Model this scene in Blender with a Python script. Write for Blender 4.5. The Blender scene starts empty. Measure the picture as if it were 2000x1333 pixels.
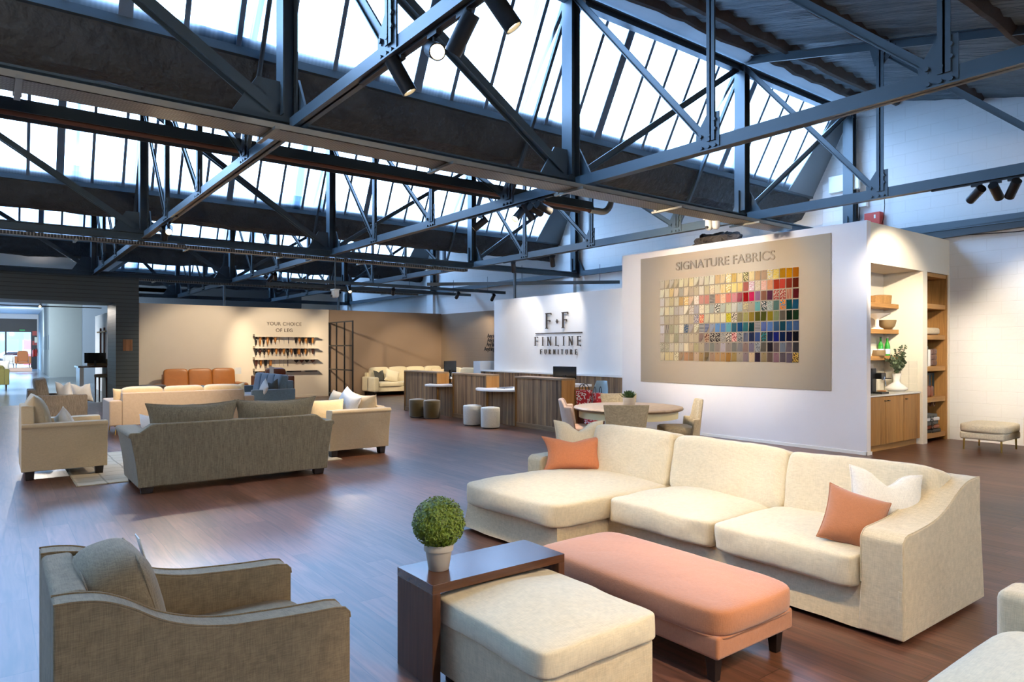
import bpy, bmesh, math, random
from mathutils import Vector, Matrix, noise
PI = math.pi
SC = bpy.context.scene
COL = SC.collection

# ------------------------------------------------------------------ camera
cam_d = bpy.data.cameras.new('camera'); cam = bpy.data.objects.new('camera', cam_d); COL.objects.link(cam)
cam_d.sensor_width = 36; cam_d.lens = 36*1333/2000; cam_d.shift_y = 15.5/2000
cam_d.clip_start = .05; cam_d.clip_end = 400
cam.location = (0, 0, 1.65); cam.rotation_euler = (PI/2, 0, -math.radians(37.3))
SC.camera = cam

# ------------------------------------------------------------------ world, sun, exposure
W = bpy.data.worlds.new('sky'); SC.world = W; W.use_nodes = True
wn = W.node_tree.nodes; wl = W.node_tree.links; wn.clear()
wo = wn.new('ShaderNodeOutputWorld'); wb = wn.new('ShaderNodeBackground')
wr = wn.new('ShaderNodeValToRGB'); wt = wn.new('ShaderNodeTexCoord'); ws = wn.new('ShaderNodeSeparateXYZ')
wl.new(wt.outputs['Generated'], ws.inputs[0]); wl.new(ws.outputs['Z'], wr.inputs[0])
wr.color_ramp.elements[0].color = (.50, .80, 1.25, 1); wr.color_ramp.elements[1].color = (.44, .76, 1.35, 1)
wl.new(wr.outputs[0], wb.inputs['Color']); wb.inputs['Strength'].default_value = 7.4
wl.new(wb.outputs[0], wo.inputs[0])
SC.view_settings.view_transform = 'Standard'; SC.view_settings.look = 'None'
SC.view_settings.gamma = 1; SC.view_settings.use_curve_mapping = False
SC.view_settings.exposure = 1.15
cy = SC.cycles
cy.max_bounces = 6; cy.diffuse_bounces = 3; cy.glossy_bounces = 3; cy.transmission_bounces = 3
cy.transparent_max_bounces = 6; cy.caustics_reflective = False; cy.caustics_refractive = False
cy.sample_clamp_indirect = 4; cy.use_denoising = True
cy.use_adaptive_sampling = True; cy.adaptive_threshold = .05

WARM = (1.0, .82, .60); NEUT = (1.0, .87, .70)
KW = 2.6
def spot(loc, target, watts, deg=40, blend=.6, color=WARM, size=.04):
    d = bpy.data.lights.new('spot_beam', 'SPOT'); d.energy = watts*KW; d.spot_size = math.radians(deg)
    d.spot_blend = blend; d.color = color; d.shadow_soft_size = size
    o = bpy.data.objects.new('spot_beam', d); COL.objects.link(o); o.location = loc
    o.rotation_euler = (Vector(target)-Vector(loc)).to_track_quat('-Z', 'Y').to_euler()
    return o

# ------------------------------------------------------------------ helpers
def bm_(): return bmesh.new()
def box(b, x0, y0, z0, x1, y1, z1, m=None, taper=None):
    vs = [b.verts.new(v) for v in ((x0,y0,z0),(x1,y0,z0),(x1,y1,z0),(x0,y1,z0),(x0,y0,z1),(x1,y0,z1),(x1,y1,z1),(x0,y1,z1))]
    if taper is not None:
        cx, cy_ = (x0+x1)/2, (y0+y1)/2
        for v in vs[:4]: v.co.x = cx+(v.co.x-cx)*taper; v.co.y = cy_+(v.co.y-cy_)*taper
    if m is not None:
        for v in vs: v.co = m @ v.co
    fs = []
    for f in ((0,3,2,1),(4,5,6,7),(0,1,5,4),(1,2,6,5),(2,3,7,6),(3,0,4,7)): fs.append(b.faces.new([vs[i] for i in f]))
    return fs
def frame_(p0, p1, up=(0,0,1)):
    p0, p1 = Vector(p0), Vector(p1); z = (p1-p0).normalized(); up = Vector(up)
    if abs(z.dot(up)) > .999: up = Vector((0,1,0))
    x = up.cross(z).normalized(); y = z.cross(x)
    return p0, p1, x, y
def bar(b, p0, p1, w, h, up=(0,0,1)):
    "rectangular bar, w across, h along the up side"
    p0, p1, x, y = frame_(p0, p1, up)
    a = [(-1,-1),(1,-1),(1,1),(-1,1)]
    v0 = [b.verts.new(p0+x*i*w/2+y*j*h/2) for i, j in a]; v1 = [b.verts.new(p1+x*i*w/2+y*j*h/2) for i, j in a]
    b.faces.new(v0[::-1]); b.faces.new(v1)
    for i in range(4): b.faces.new((v0[i], v0[(i+1)%4], v1[(i+1)%4], v1[i]))
def ibar(b, p0, p1, w, h, t=.018, up=(0,0,1)):
    "I section"
    p0, p1 = Vector(p0), Vector(p1); _, _, x, y = frame_(p0, p1, up)
    bar(b, p0, p1, t, h-.002, up)
    for s in (-1, 1):
        o = y*s*(h/2-t/2); bar(b, p0+o, p1+o, w, t, up)
def abar(b, p0, p1, w, h, t=.014, up=(0,0,1)):
    "double angle: T section with the flange on the lower side"
    p0, p1 = Vector(p0), Vector(p1); _, _, x, y = frame_(p0, p1, up)
    bar(b, p0, p1, t*1.6, h, up); o = -y*(h/2-t/2); bar(b, p0+o, p1+o, w, t, up)
def tube(b, pts, r, n=8, closed=False, cap=True):
    pts = [Vector(p) for p in pts]; N = len(pts); rings = []; px = None
    for i, p in enumerate(pts):
        if closed: t = pts[(i+1) % N]-pts[i-1]
        else: t = pts[min(i+1, N-1)]-pts[max(i-1, 0)]
        t.normalize()
        if px is None:
            a = Vector((0,0,1)) if abs(t.z) < .9 else Vector((1,0,0)); px = a.cross(t).normalized()
        else:
            px = px-t*px.dot(t)
            if px.length < 1e-6: px = Vector((1,0,0)).cross(t)
            px.normalize()
        py = t.cross(px); rr = r[i] if isinstance(r, (list, tuple)) else r
        rings.append([b.verts.new(p+px*rr*math.cos(2*PI*k/n)+py*rr*math.sin(2*PI*k/n)) for k in range(n)])
    for i in range(N if closed else N-1):
        A, B = rings[i], rings[(i+1) % N]
        for k in range(n): b.faces.new((A[k], A[(k+1) % n], B[(k+1) % n], B[k]))
    if cap and not closed: b.faces.new(rings[0][::-1]); b.faces.new(rings[-1])
def lathe(b, prof, c=(0,0,0), n=24, sx=1, sy=1):
    rings = []; c = Vector(c)
    for r, z in prof:
        if r < 1e-5: rings.append([b.verts.new(c+Vector((0,0,z)))])
        else: rings.append([b.verts.new(c+Vector((r*sx*math.cos(2*PI*k/n), r*sy*math.sin(2*PI*k/n), z))) for k in range(n)])
    for A, B in zip(rings, rings[1:]):
        for k in range(n):
            q = [A[k % len(A)], A[(k+1) % len(A)], B[(k+1) % len(B)], B[k % len(B)]]
            u = []
            for v in q:
                if v not in u: u.append(v)
            if len(u) > 2: b.faces.new(u)
    if len(rings[0]) > 1: b.faces.new(rings[0][::-1])
    if len(rings[-1]) > 1: b.faces.new(rings[-1])
def prism(b, poly, lo, hi, ax='y'):
    "polygon extruded; ax = extrusion axis, poly = the two other coordinates in order"
    def P(u, v, w): return {'x': (w,u,v), 'y': (u,w,v), 'z': (u,v,w)}[ax]
    A = [b.verts.new(P(u,v,lo)) for u, v in poly]; B = [b.verts.new(P(u,v,hi)) for u, v in poly]; n = len(poly)
    b.faces.new(A); b.faces.new(B[::-1])
    for i in range(n): b.faces.new((A[i], B[i], B[(i+1) % n], A[(i+1) % n]))
def superq(b, c, s, k=7, n=10, puff=0, seed=0, wob=0, sag=0, droop=0):
    "boxy cushion: centre c, full size s, exponent k; puff swells top and bottom"
    cx, cy_, cz = c; sx, sy, sz = s; cache = {}
    def V(p):
        key = tuple(round(q, 5) for q in p)
        if key in cache: return cache[key]
        x, y, z = p; L = (abs(x)**k+abs(y)**k+abs(z)**k)**(1/k); X, Y, Z = x/L, y/L, z/L
        w = (1-X*X)*(1-Y*Y)
        o = Vector((X*sx/2, Y*sy/2, Z*sz/2+(1 if Z > 0 else -.15)*puff*w*abs(Z)))
        if sag and Z > 0: o.z -= sag*w
        o.x *= 1+.035*(1-Y*Y)*(1-Z*Z); o.y *= 1+.035*(1-X*X)*(1-Z*Z)
        if wob:
            q = Vector((o.x*3+seed*7.1, o.y*3, o.z*3)); nv = noise.noise_vector(q); o += nv*wob
            nv = noise.noise_vector(q*3.3); o += nv*wob*.35
        cache[key] = b.verts.new(o+Vector((cx, cy_, cz))); return cache[key]
    g = [math.tan((i/n-.5)*PI/2*.98)/math.tan(PI/4*.98) for i in range(n+1)]
    g = [-1+2*i/n for i in range(n+1)]; g = [math.copysign(1-(1-abs(q))**1.25, q) for q in g]
    for ax in range(3):
        for s_ in (-1, 1):
            for i in range(n):
                for j in range(n):
                    q = []
                    for u, v in ((g[i],g[j]),(g[i+1],g[j]),(g[i+1],g[j+1]),(g[i],g[j+1])):
                        p = [0,0,0]; p[ax] = s_; p[(ax+1)%3] = u; p[(ax+2)%3] = v; q.append(V(p))
                    b.faces.new(q if s_ > 0 else q[::-1])
def pillow_rim(w, h, pinch, t):
    # outline point at parameter t in [0,4)
    s = int(t); f = (t-s)*2-1
    a, c = {0: (f,-1), 1: (1,f), 2: (-f,1), 3: (-1,-f)}[s % 4]
    return pil_xy(a, c, w, h, pinch)
def pil_xy(a, c, w, h, pinch):
    return (a*w/2*(1-pinch*(1-c*c)*abs(a)**3), c*h/2*(1-pinch*(1-a*a)*abs(c)**3))
def pillow(b, w, h, t, pinch=.1, n=14, seed=0, chop=0, wob=.006):
    "scatter cushion standing in the xz plane, thickness along y, centred; chop = dent in the top edge"
    grid = {}
    def P(a, c, s):
        x, z = pil_xy(a, c, w, h, pinch)
        th = t/2*max(0, (1-abs(a)**2.6))**.5*max(0, (1-abs(c)**2.6))**.5
        if chop: 
            d = chop*math.exp(-(a*3.0)**2)*(max(0, c+.3)/1.3)**2; z -= d
            th *= 1-.35*math.exp(-(a*2.2)**2)*max(0, c)
        nv = noise.noise_vector(Vector((x*4+seed*3.7, s*2, z*4)))*wob
        if th > 0: return (x+nv.x, s*th+nv.y*min(1, th*30), z+nv.z)
        return (x, 0, z)
    for s in (-1, 1):
        for i in range(n+1):
            for j in range(n+1):
                a = math.sin((i/n*2-1)*PI/2); c = math.sin((j/n*2-1)*PI/2)
                edge = i in (0, n) or j in (0, n); key = (i, j, 0 if edge else s)
                if key not in grid: grid[key] = b.verts.new(P(a, c, s) if not edge else P(a, c, 0))
        for i in range(n):
            for j in range(n):
                q = []
                for u, v in ((i,j),(i+1,j),(i+1,j+1),(i,j+1)):
                    e = u in (0, n) or v in (0, n); q.append(grid[(u, v, 0 if e else s)])
                b.faces.new(q if s > 0 else q[::-1])
def pillow_piping(b, w, h, pinch, r=.006, chop=0):
    pts = []
    for k in range(64):
        t = k/16; s = int(t); f = math.sin(((t-s)*2-1)*PI/2); a, c = {0: (f,-1), 1: (1,f), 2: (-f,1), 3: (-1,-f)}[s]
        x, z = pil_xy(a, c, w, h, pinch)
        if chop: z -= chop*math.exp(-(a*3.0)**2)*(max(0, c+.3)/1.3)**2
        pts.append((x, 0, z))
    tube(b, pts, r, 6, closed=True)
def sweep_edge(b, pts, r=.006): tube(b, pts, r, 6)

def mesh_obj(name, b, mat=None, parent=None, bevel=0, seg=2, smooth=True, ang=35, loc=None, rot=None):
    bmesh.ops.recalc_face_normals(b, faces=b.faces[:]) if not getattr(mesh_obj, 'keep', False) else None
    me = bpy.data.meshes.new(name); b.to_mesh(me); b.free()
    o = bpy.data.objects.new(name, me); COL.objects.link(o)
    mats = mat if isinstance(mat, (list, tuple)) else [mat]
    for m in mats:
        if m: me.materials.append(m)
    if smooth and len(me.polygons):
        me.polygons.foreach_set('use_smooth', [True]*len(me.polygons))
        if not bevel: me.set_sharp_from_angle(angle=math.radians(ang))
    if bevel:
        md = o.modifiers.new('bevel', 'BEVEL'); md.width = bevel; md.segments = seg; md.limit_method = 'ANGLE'
        md.angle_limit = math.radians(30); md.harden_normals = False
        wn_ = o.modifiers.new('normals', 'WEIGHTED_NORMAL'); wn_.keep_sharp = False
    if parent: o.parent = parent
    if loc: o.location = loc
    if rot: o.rotation_euler = rot
    return o
LABELS = set()
def tag(o, label, cat, group=None):
    o['label'] = label; o['category'] = cat
    if group: o['group'] = group
    if label in LABELS and not group: print('DUPLICATE LABEL', label)
    LABELS.add(label)
    nw = len(label.split())
    if nw < 4 or nw > 16: print('LABEL LENGTH', nw, label)
    return o
def thing(name, label, cat, loc=(0,0,0), rz=0, group=None):
    o = bpy.data.objects.new(name, None); COL.objects.link(o); o.empty_display_size = .1
    o.location = loc; o.rotation_euler = (0, 0, rz); return tag(o, label, cat, group)
def solo(name, b, mat, label, cat, loc=(0,0,0), rz=0, group=None, **k):
    o = mesh_obj(name, b, mat, **k); o.location = loc; o.rotation_euler = (0, 0, rz); return tag(o, label, cat, group)
def struct(name, b, mat, **k):
    o = mesh_obj(name, b, mat, **k); o['kind'] = 'structure'; return o
def dup_tree(o, parent=None):
    c = o.copy(); COL.objects.link(c); c.parent = parent
    for ch in list(o.children):
        d = dup_tree(ch, c); d.matrix_parent_inverse = ch.matrix_parent_inverse
    return c
ORD = ['first','second','third','fourth','fifth','sixth','seventh','eighth','ninth','tenth','eleventh','twelfth','thirteenth',
       'fourteenth','fifteenth','sixteenth','seventeenth','eighteenth','nineteenth','twentieth','twenty-first','twenty-second',
       'twenty-third','twenty-fourth','twenty-fifth']

# ------------------------------------------------------------------ materials
def srgb(h, a=1):
    h = h.lstrip('#'); c = [int(h[i:i+2], 16)/255 for i in (0, 2, 4)]
    return tuple(x/12.92 if x <= .04045 else ((x+.055)/1.055)**2.4 for x in c)+(a,)
def mat_(name):
    m = bpy.data.materials.new(name); m.use_nodes = True; n = m.node_tree.nodes; l = m.node_tree.links
    return m, n, l, n['Principled BSDF']
def plain(name, col, rough=.6, metal=0, spec=.5, bump=0, bscale=60, var=0, vscale=3):
    m, n, l, p = mat_(name); c = srgb(col) if isinstance(col, str) else col
    p.inputs['Base Color'].default_value = c; p.inputs['Roughness'].default_value = rough
    p.inputs['Metallic'].default_value = metal; p.inputs['Specular IOR Level'].default_value = spec
    tc = n.new('ShaderNodeTexCoord')
    nz = n.new('ShaderNodeTexNoise'); nz.inputs['Scale'].default_value = vscale; nz.inputs['Detail'].default_value = 4
    l.new(tc.outputs['Object'], nz.inputs['Vector'])
    mx = n.new('ShaderNodeMix'); mx.data_type = 'RGBA'; v = max(var, .03)
    mx.inputs[6].default_value = tuple(x*(1-v) for x in c[:3])+(1,); mx.inputs[7].default_value = tuple(min(1, x*(1+v)) for x in c[:3])+(1,)
    l.new(nz.outputs['Fac'], mx.inputs[0]); l.new(mx.outputs[2], p.inputs['Base Color'])
    if bump:
        nb = n.new('ShaderNodeTexNoise'); nb.inputs['Scale'].default_value = bscale; nb.inputs['Detail'].default_value = 3
        l.new(tc.outputs['Object'], nb.inputs['Vector']); bp = n.new('ShaderNodeBump'); bp.inputs['Strength'].default_value = bump
        bp.inputs['Distance'].default_value = .01; l.new(nb.outputs['Fac'], bp.inputs['Height']); l.new(bp.outputs[0], p.inputs['Normal'])
    return m
def fabric(name, col, contrast=.16, sc=1.0, rough=.95, streak=None, bump=.25, wrinkle=.25, sheen=.15):
    "woven cloth: threads along three axes"
    m, n, l, p = mat_(name); c = srgb(col) if isinstance(col, str) else col
    p.inputs['Roughness'].default_value = rough; p.inputs['Specular IOR Level'].default_value = .2
    p.inputs['Sheen Weight'].default_value = sheen; p.inputs['Sheen Roughness'].default_value = .6
    tc = n.new('ShaderNodeTexCoord'); outs = []
    axes = ((26,26,330),(330,26,26),(26,330,26))
    if streak: axes = (streak, (260,260,20), (20,260,260))
    for a in axes:
        mp = n.new('ShaderNodeMapping'); mp.inputs['Scale'].default_value = tuple(q*sc for q in a)
        l.new(tc.outputs['Object'], mp.inputs['Vector']); nz = n.new('ShaderNodeTexNoise')
        nz.inputs['Scale'].default_value = 1; nz.inputs['Detail'].default_value = 1.5
        l.new(mp.outputs[0], nz.inputs['Vector']); outs.append(nz.outputs['Fac'])
    a1 = n.new('ShaderNodeMath'); a1.operation = 'ADD'; l.new(outs[0], a1.inputs[0]); l.new(outs[1], a1.inputs[1])
    a2 = n.new('ShaderNodeMath'); a2.operation = 'ADD'; l.new(a1.outputs[0], a2.inputs[0]); l.new(outs[2], a2.inputs[1])
    mr = n.new('ShaderNodeMapRange'); mr.inputs[1].default_value = 1.1; mr.inputs[2].default_value = 1.9
    l.new(a2.outputs[0], mr.inputs[0])
    mx = n.new('ShaderNodeMix'); mx.data_type = 'RGBA'
    mx.inputs[6].default_value = tuple(x*(1-contrast*1.5) for x in c[:3])+(1,)
    mx.inputs[7].default_value = tuple(min(.95, x*(1+contrast)) for x in c[:3])+(1,)
    l.new(mr.outputs[0], mx.inputs[0]); l.new(mx.outputs[2], p.inputs['Base Color'])
    nb = n.new('ShaderNodeTexNoise'); nb.inputs['Scale'].default_value = 5; nb.inputs['Detail'].default_value = 2; nb.inputs['Distortion'].default_value = .6
    l.new(tc.outputs['Object'], nb.inputs['Vector'])
    b1 = n.new('ShaderNodeBump'); b1.inputs['Strength'].default_value = wrinkle; b1.inputs['Distance'].default_value = .03
    l.new(nb.outputs['Fac'], b1.inputs['Height'])
    b2 = n.new('ShaderNodeBump'); b2.inputs['Strength'].default_value = bump; b2.inputs['Distance'].default_value = .002
    l.new(a2.outputs[0], b2.inputs['Height']); l.new(b1.outputs[0], b2.inputs['Normal']); l.new(b2.outputs[0], p.inputs['Normal'])
    return m
def leather(name, col):
    m = plain(name, col, .38, bump=.15, bscale=25, var=.18, vscale=6); return m
def wood(name, cols, board=(0, .1), grain=(1.2, 30, 30), rough=.45, joint=.004, dark=.35, length=0, spec=.4, knots=.3, along='z', bump=.1):
    """planked wood. board=(axis index counted across, width) ; grain runs along `along`"""
    m, n, l, p = mat_(name); tc = n.new('ShaderNodeTexCoord'); sp = n.new('ShaderNodeSeparateXYZ'); l.new(tc.outputs['Object'], sp.inputs[0])
    ax, w = board; al = 'xyz'.index(along)
    def math_(op, a, b=None):
        q = n.new('ShaderNodeMath'); q.operation = op
        for i, v in enumerate((a, b)):
            if v is None: continue
            if isinstance(v, (int, float)): q.inputs[i].default_value = v
            else: l.new(v, q.inputs[i])
        return q.outputs[0]
    u = math_('DIVIDE', sp.outputs[ax], w); idx = math_('FLOOR', u)
    wn1 = n.new('ShaderNodeTexWhiteNoise'); wn1.noise_dimensions = '1D'; l.new(idx, wn1.inputs['W'])
    if length:
        off = math_('MULTIPLY', wn1.outputs['Value'], length); v = math_('DIVIDE', math_('ADD', sp.outputs[al], off), length); jdx = math_('FLOOR', v)
        seed = math_('ADD', math_('MULTIPLY', idx, 7.31), math_('MULTIPLY', jdx, 3.17))
    else: seed = math_('MULTIPLY', idx, 7.31)
    wn2 = n.new('ShaderNodeTexWhiteNoise'); wn2.noise_dimensions = '1D'; l.new(seed, wn2.inputs['W'])
    cr = n.new('ShaderNodeValToRGB'); E = cr.color_ramp.elements
    for i, c in enumerate(cols):
        if i < 2: e = E[i]; e.position = i/(len(cols)-1)
        else: e = E.new(i/(len(cols)-1))
        e.color = srgb(c)
    for i in range(len(cols)): E[i].position = i/(len(cols)-1)
    l.new(wn2.outputs['Value'], cr.inputs[0])
    sc = [grain[1]]*3; sc[al] = grain[0]
    mp = n.new('ShaderNodeMapping'); mp.inputs['Scale'].default_value = sc; l.new(tc.outputs['Object'], mp.inputs['Vector'])
    cb = n.new('ShaderNodeCombineXYZ'); l.new(math_('MULTIPLY', wn2.outputs['Value'], 40), cb.inputs[al]); l.new(cb.outputs[0], mp.inputs['Location'])
    g = n.new('ShaderNodeTexNoise'); g.inputs['Scale'].default_value = 1; g.inputs['Detail'].default_value = 5; g.inputs['Distortion'].default_value = 1.2
    l.new(mp.outputs[0], g.inputs['Vector'])
    gr = n.new('ShaderNodeMapRange'); gr.inputs[1].default_value = .3; gr.inputs[2].default_value = .7; gr.inputs[3].default_value = 1-dark; gr.inputs[4].default_value = 1.12
    l.new(g.outputs['Fac'], gr.inputs[0])
    sc2 = [grain[1]*.25]*3; sc2[al] = grain[0]*.6
    mp2 = n.new('ShaderNodeMapping'); mp2.inputs['Scale'].default_value = sc2; l.new(tc.outputs['Object'], mp2.inputs['Vector']); l.new(cb.outputs[0], mp2.inputs['Location'])
    g2 = n.new('ShaderNodeTexNoise'); g2.inputs['Scale'].default_value = 1; g2.inputs['Detail'].default_value = 3; l.new(mp2.outputs[0], g2.inputs['Vector'])
    kr = n.new('ShaderNodeMapRange'); kr.inputs[1].default_value = .28; kr.inputs[2].default_value = .42; kr.inputs[3].default_value = 1-knots; kr.inputs[4].default_value = 1
    l.new(g2.outputs['Fac'], kr.inputs[0])
    mul = math_('MULTIPLY', gr.outputs[0], kr.outputs[0])
    fr = math_('FRACT', u); e1 = math_('LESS_THAN', fr, joint/w); 
    if length:
        fr2 = math_('FRACT', v); e2 = math_('LESS_THAN', fr2, joint/length); e1 = math_('MAXIMUM', e1, e2)
    jm = math_('SUBTRACT', 1, math_('MULTIPLY', e1, .6)); mul = math_('MULTIPLY', mul, jm)
    vm = n.new('ShaderNodeVectorMath'); vm.operation = 'SCALE'; l.new(cr.outputs[0], vm.inputs[0]); l.new(mul, vm.inputs['Scale'])
    l.new(vm.outputs[0], p.inputs['Base Color']); p.inputs['Roughness'].default_value = rough; p.inputs['Specular IOR Level'].default_value = spec
    bp = n.new('ShaderNodeBump'); bp.inputs['Strength'].default_value = bump; bp.inputs['Distance'].default_value = .003
    l.new(mul, bp.inputs['Height']); l.new(bp.outputs[0], p.inputs['Normal'])
    return m
def glow(name, col, strength):
    m, n, l, p = mat_(name); p.inputs['Emission Color'].default_value = srgb(col); p.inputs['Emission Strength'].default_value = strength; return m
def brick_paint(name, col, beige=None, beige_z=3.0, ymin=0, scale=1):
    "painted blockwork on an x = const wall; the lower band beyond ymin is painted beige"
    m, n, l, p = mat_(name); tc = n.new('ShaderNodeTexCoord'); sp = n.new('ShaderNodeSeparateXYZ'); l.new(tc.outputs['Object'], sp.inputs[0])
    cb = n.new('ShaderNodeCombineXYZ'); l.new(sp.outputs[1], cb.inputs[0]); l.new(sp.outputs[2], cb.inputs[1])
    nz0 = n.new('ShaderNodeTexNoise'); nz0.inputs['Scale'].default_value = 1.5; l.new(tc.outputs['Object'], nz0.inputs['Vector'])
    br = n.new('ShaderNodeTexBrick'); br.inputs['Scale'].default_value = 1; br.inputs['Brick Width'].default_value = .45; br.inputs['Row Height'].default_value = .225
    br.inputs['Mortar Size'].default_value = .006; br.inputs['Mortar Smooth'].default_value = .6
    l.new(cb.outputs[0], br.inputs['Vector'])
    md = n.new('ShaderNodeMath'); md.operation = 'MULTIPLY'; l.new(br.outputs['Fac'], md.inputs[0]); l.new(nz0.outputs['Fac'], md.inputs[1])
    nz = n.new('ShaderNodeTexNoise'); nz.inputs['Scale'].default_value = 14; nz.inputs['Detail'].default_value = 5; l.new(tc.outputs['Object'], nz.inputs['Vector'])
    base = n.new('ShaderNodeMix'); base.data_type = 'RGBA'; base.inputs[6].default_value = srgb(col); base.inputs[7].default_value = srgb(col)
    if beige:
        base.inputs[7].default_value = srgb(beige)
        a = n.new('ShaderNodeMath'); a.operation = 'LESS_THAN'; l.new(sp.outputs[2], a.inputs[0]); a.inputs[1].default_value = beige_z
        c = n.new('ShaderNodeMath'); c.operation = 'GREATER_THAN'; l.new(sp.outputs[1], c.inputs[0]); c.inputs[1].default_value = ymin
        q = n.new('ShaderNodeMath'); q.operation = 'MULTIPLY'; l.new(a.outputs[0], q.inputs[0]); l.new(c.outputs[0], q.inputs[1]); l.new(q.outputs[0], base.inputs[0])
    mx = n.new('ShaderNodeMix'); mx.data_type = 'RGBA'; mx.blend_type = 'MULTIPLY'; mx.inputs[7].default_value = (.86,.84,.81,1)
    l.new(md.outputs[0], mx.inputs[0]); l.new(base.outputs[2], mx.inputs[6]); l.new(mx.outputs[2], p.inputs['Base Color'])
    p.inputs['Roughness'].default_value = .85
    sb = n.new('ShaderNodeMath'); sb.operation = 'SUBTRACT'; l.new(nz.outputs['Fac'], sb.inputs[0]); l.new(br.outputs['Fac'], sb.inputs[1])
    bp = n.new('ShaderNodeBump'); bp.inputs['Strength'].default_value = .35; bp.inputs['Distance'].default_value = .008
    l.new(sb.outputs[0], bp.inputs['Height']); l.new(bp.outputs[0], p.inputs['Normal'])
    return m

M = {}
M['steel'] = plain('steel_paint', '46545c', .38, spec=.6, bump=.05, bscale=120, var=.1, vscale=2)
M['steel_dark'] = plain('steel_dark_paint', '2c363b', .4, spec=.5, var=.1)
M['foam'] = plain('sprayed_foam', '3e4142', .7, bump=1, bscale=7, var=.4, vscale=3)
M['foam_roof'] = plain('sprayed_roof', '525e64', .6, bump=.9, bscale=1, var=.22, vscale=4)
for _n in M['foam_roof'].node_tree.nodes:
    if _n.type == 'TEX_NOISE' and _n.inputs['Scale'].default_value == 1:
        _m = M['foam_roof'].node_tree.nodes.new('ShaderNodeMapping'); _m.inputs['Scale'].default_value = (16, 2.2, 2.2); _n.inputs['Distortion'].default_value = .8
        _l = M['foam_roof'].node_tree.links; _l.new(_n.inputs['Vector'].links[0].from_socket, _m.inputs['Vector']); _l.new(_m.outputs[0], _n.inputs['Vector'])
    if _n.type == 'BUMP': _n.inputs['Distance'].default_value = .06
for _n in M['foam'].node_tree.nodes:
    if _n.type == 'BUMP': _n.inputs['Distance'].default_value = .07
M['foam_rib'] = plain('sprayed_rib', '4a423c', .8, bump=.8, bscale=12, var=.3, vscale=7)
M['zinc'] = plain('galvanised', '9a968c', .35, metal=.85, var=.1, vscale=8)
M['brass'] = plain('brass', 'b8924a', .3, metal=1)
M['chrome'] = plain('chrome', 'd0d0d0', .2, metal=1)
M['black'] = plain('matt_black', '121212', .45)
M['track'] = plain('track_black', '1c1e20', .4)
M['screen'] = plain('screen_glass', '0a0f14', .12, spec=.6)
M['white'] = plain('white_paint', 'eae6e0', .7, bump=.03, bscale=30)
M['box_wall'] = plain('fabric_wall_paint', 'e6e0dc', .7, bump=.03, bscale=30)
M['niche'] = plain('niche_paint', 'ece2cc', .7)
M['panel'] = plain('beige_panel', '9d8e78', .5, bump=.02)
M['legwall'] = plain('warm_white_wall', 'd6c8b4', .7, bump=.03, bscale=30)
M['brown_wall'] = plain('brown_wall', '8a7460', .75)
M['blue_white'] = plain('cool_white', 'd6dade', .6)
M['grey_block'] = plain('grey_block', '8f9a9c', .7)
M['blue_grey'] = plain('blue_grey_wall', '5a6672', .7)
M['cladding'] = None
M['ceil_white'] = plain('ceiling_white', 'c4d0dc', .6)
M['counter_top'] = plain('white_laminate', 'e8eaec', .25)
M['cream_light'] = plain('cream_light', 'efe6cc', .5)
M['paper'] = plain('paper', 'f0ece4', .7)
M['darkwood_leg'] = plain('dark_leg', '1e1512', .4)
M['linen'] = fabric('natural_linen', 'cbb896', .11, wrinkle=.12)
M['linen_l'] = fabric('light_linen', 'd4c4a4', .08, wrinkle=.2)
M['blush'] = fabric('blush_wool', 'b0714a', .07, sc=1.6, rough=.9, wrinkle=.12, bump=.35, sheen=.3)
M['coral'] = fabric('coral_wool', 'c47a52', .08, sc=1.4, wrinkle=.25)
M['steelblue'] = fabric('grey_beige_linen', '967f5f', .20, wrinkle=.08)
M['cream_f'] = fabric('cream_chenille', 'c9b391', .06, sc=1.3)
M['pillow_f'] = fabric('pale_pillow_linen', 'ddd5c6', .08)
M['seam'] = fabric('seam_cord', 'a08c68', .1)
M['white_f'] = fabric('white_cotton', 'e8e4de', .05)
M['green_f'] = fabric('sage_chenille', '7a7059', .28, streak=(90,90,7), wrinkle=.08)
M['grey_f'] = fabric('grey_tweed', '85796a', .35, streak=(80,80,7), wrinkle=.1)
M['pink_f'] = fabric('dusty_pink', 'b8a28c', .05)
M['dark_cush'] = fabric('dark_grey_cloth', '4a4a44', .1)
M['blue_f'] = fabric('slate_blue_velvet', '5c7280', .1, rough=.6, sheen=.5)
M['ivory'] = fabric('ivory_cloth', 'dccfae', .05)
M['white_boucle'] = fabric('white_boucle', 'd8d6cc', .14, sc=1.8, bump=.6)
M['speckle'] = fabric('speckled_weave', 'ddd0b4', .15, sc=1.6, bump=.5)
M['olive_v'] = fabric('olive_velvet', '54430f', .06, sc=2, rough=.5, sheen=.6, wrinkle=.03)
M['chair_beige'] = fabric('chair_beige', 'b8a684', .2)
M['chair_pink'] = fabric('chair_pink', 'c4a48c', .05)
M['tan'] = leather('tan_leather', 'b46e2c')
M['brownl'] = leather('brown_leather', '7c3c1c')
M['mint'] = plain('pale_blue_shell', '9db4bc', .5)
M['oak'] = wood('oak', ['a8763c','b4844a','9c6c36'], (0, .14), (1.6, 34), .5, joint=.0015, dark=.25, along='z', knots=.35)
M['oak_x'] = wood('oak_shelf', ['b08048','b88a50'], (1, .5), (1.6, 34), .5, joint=.0005, dark=.2, along='x', knots=.2)
M['barn'] = wood('barn_boards', ['8c6c4a','a5815a','6c5036','b69064','7e6044','93785a'], (1, .062), (1.8, 45), .55, joint=.004, dark=.4, along='z', knots=.55, bump=.3)
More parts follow.
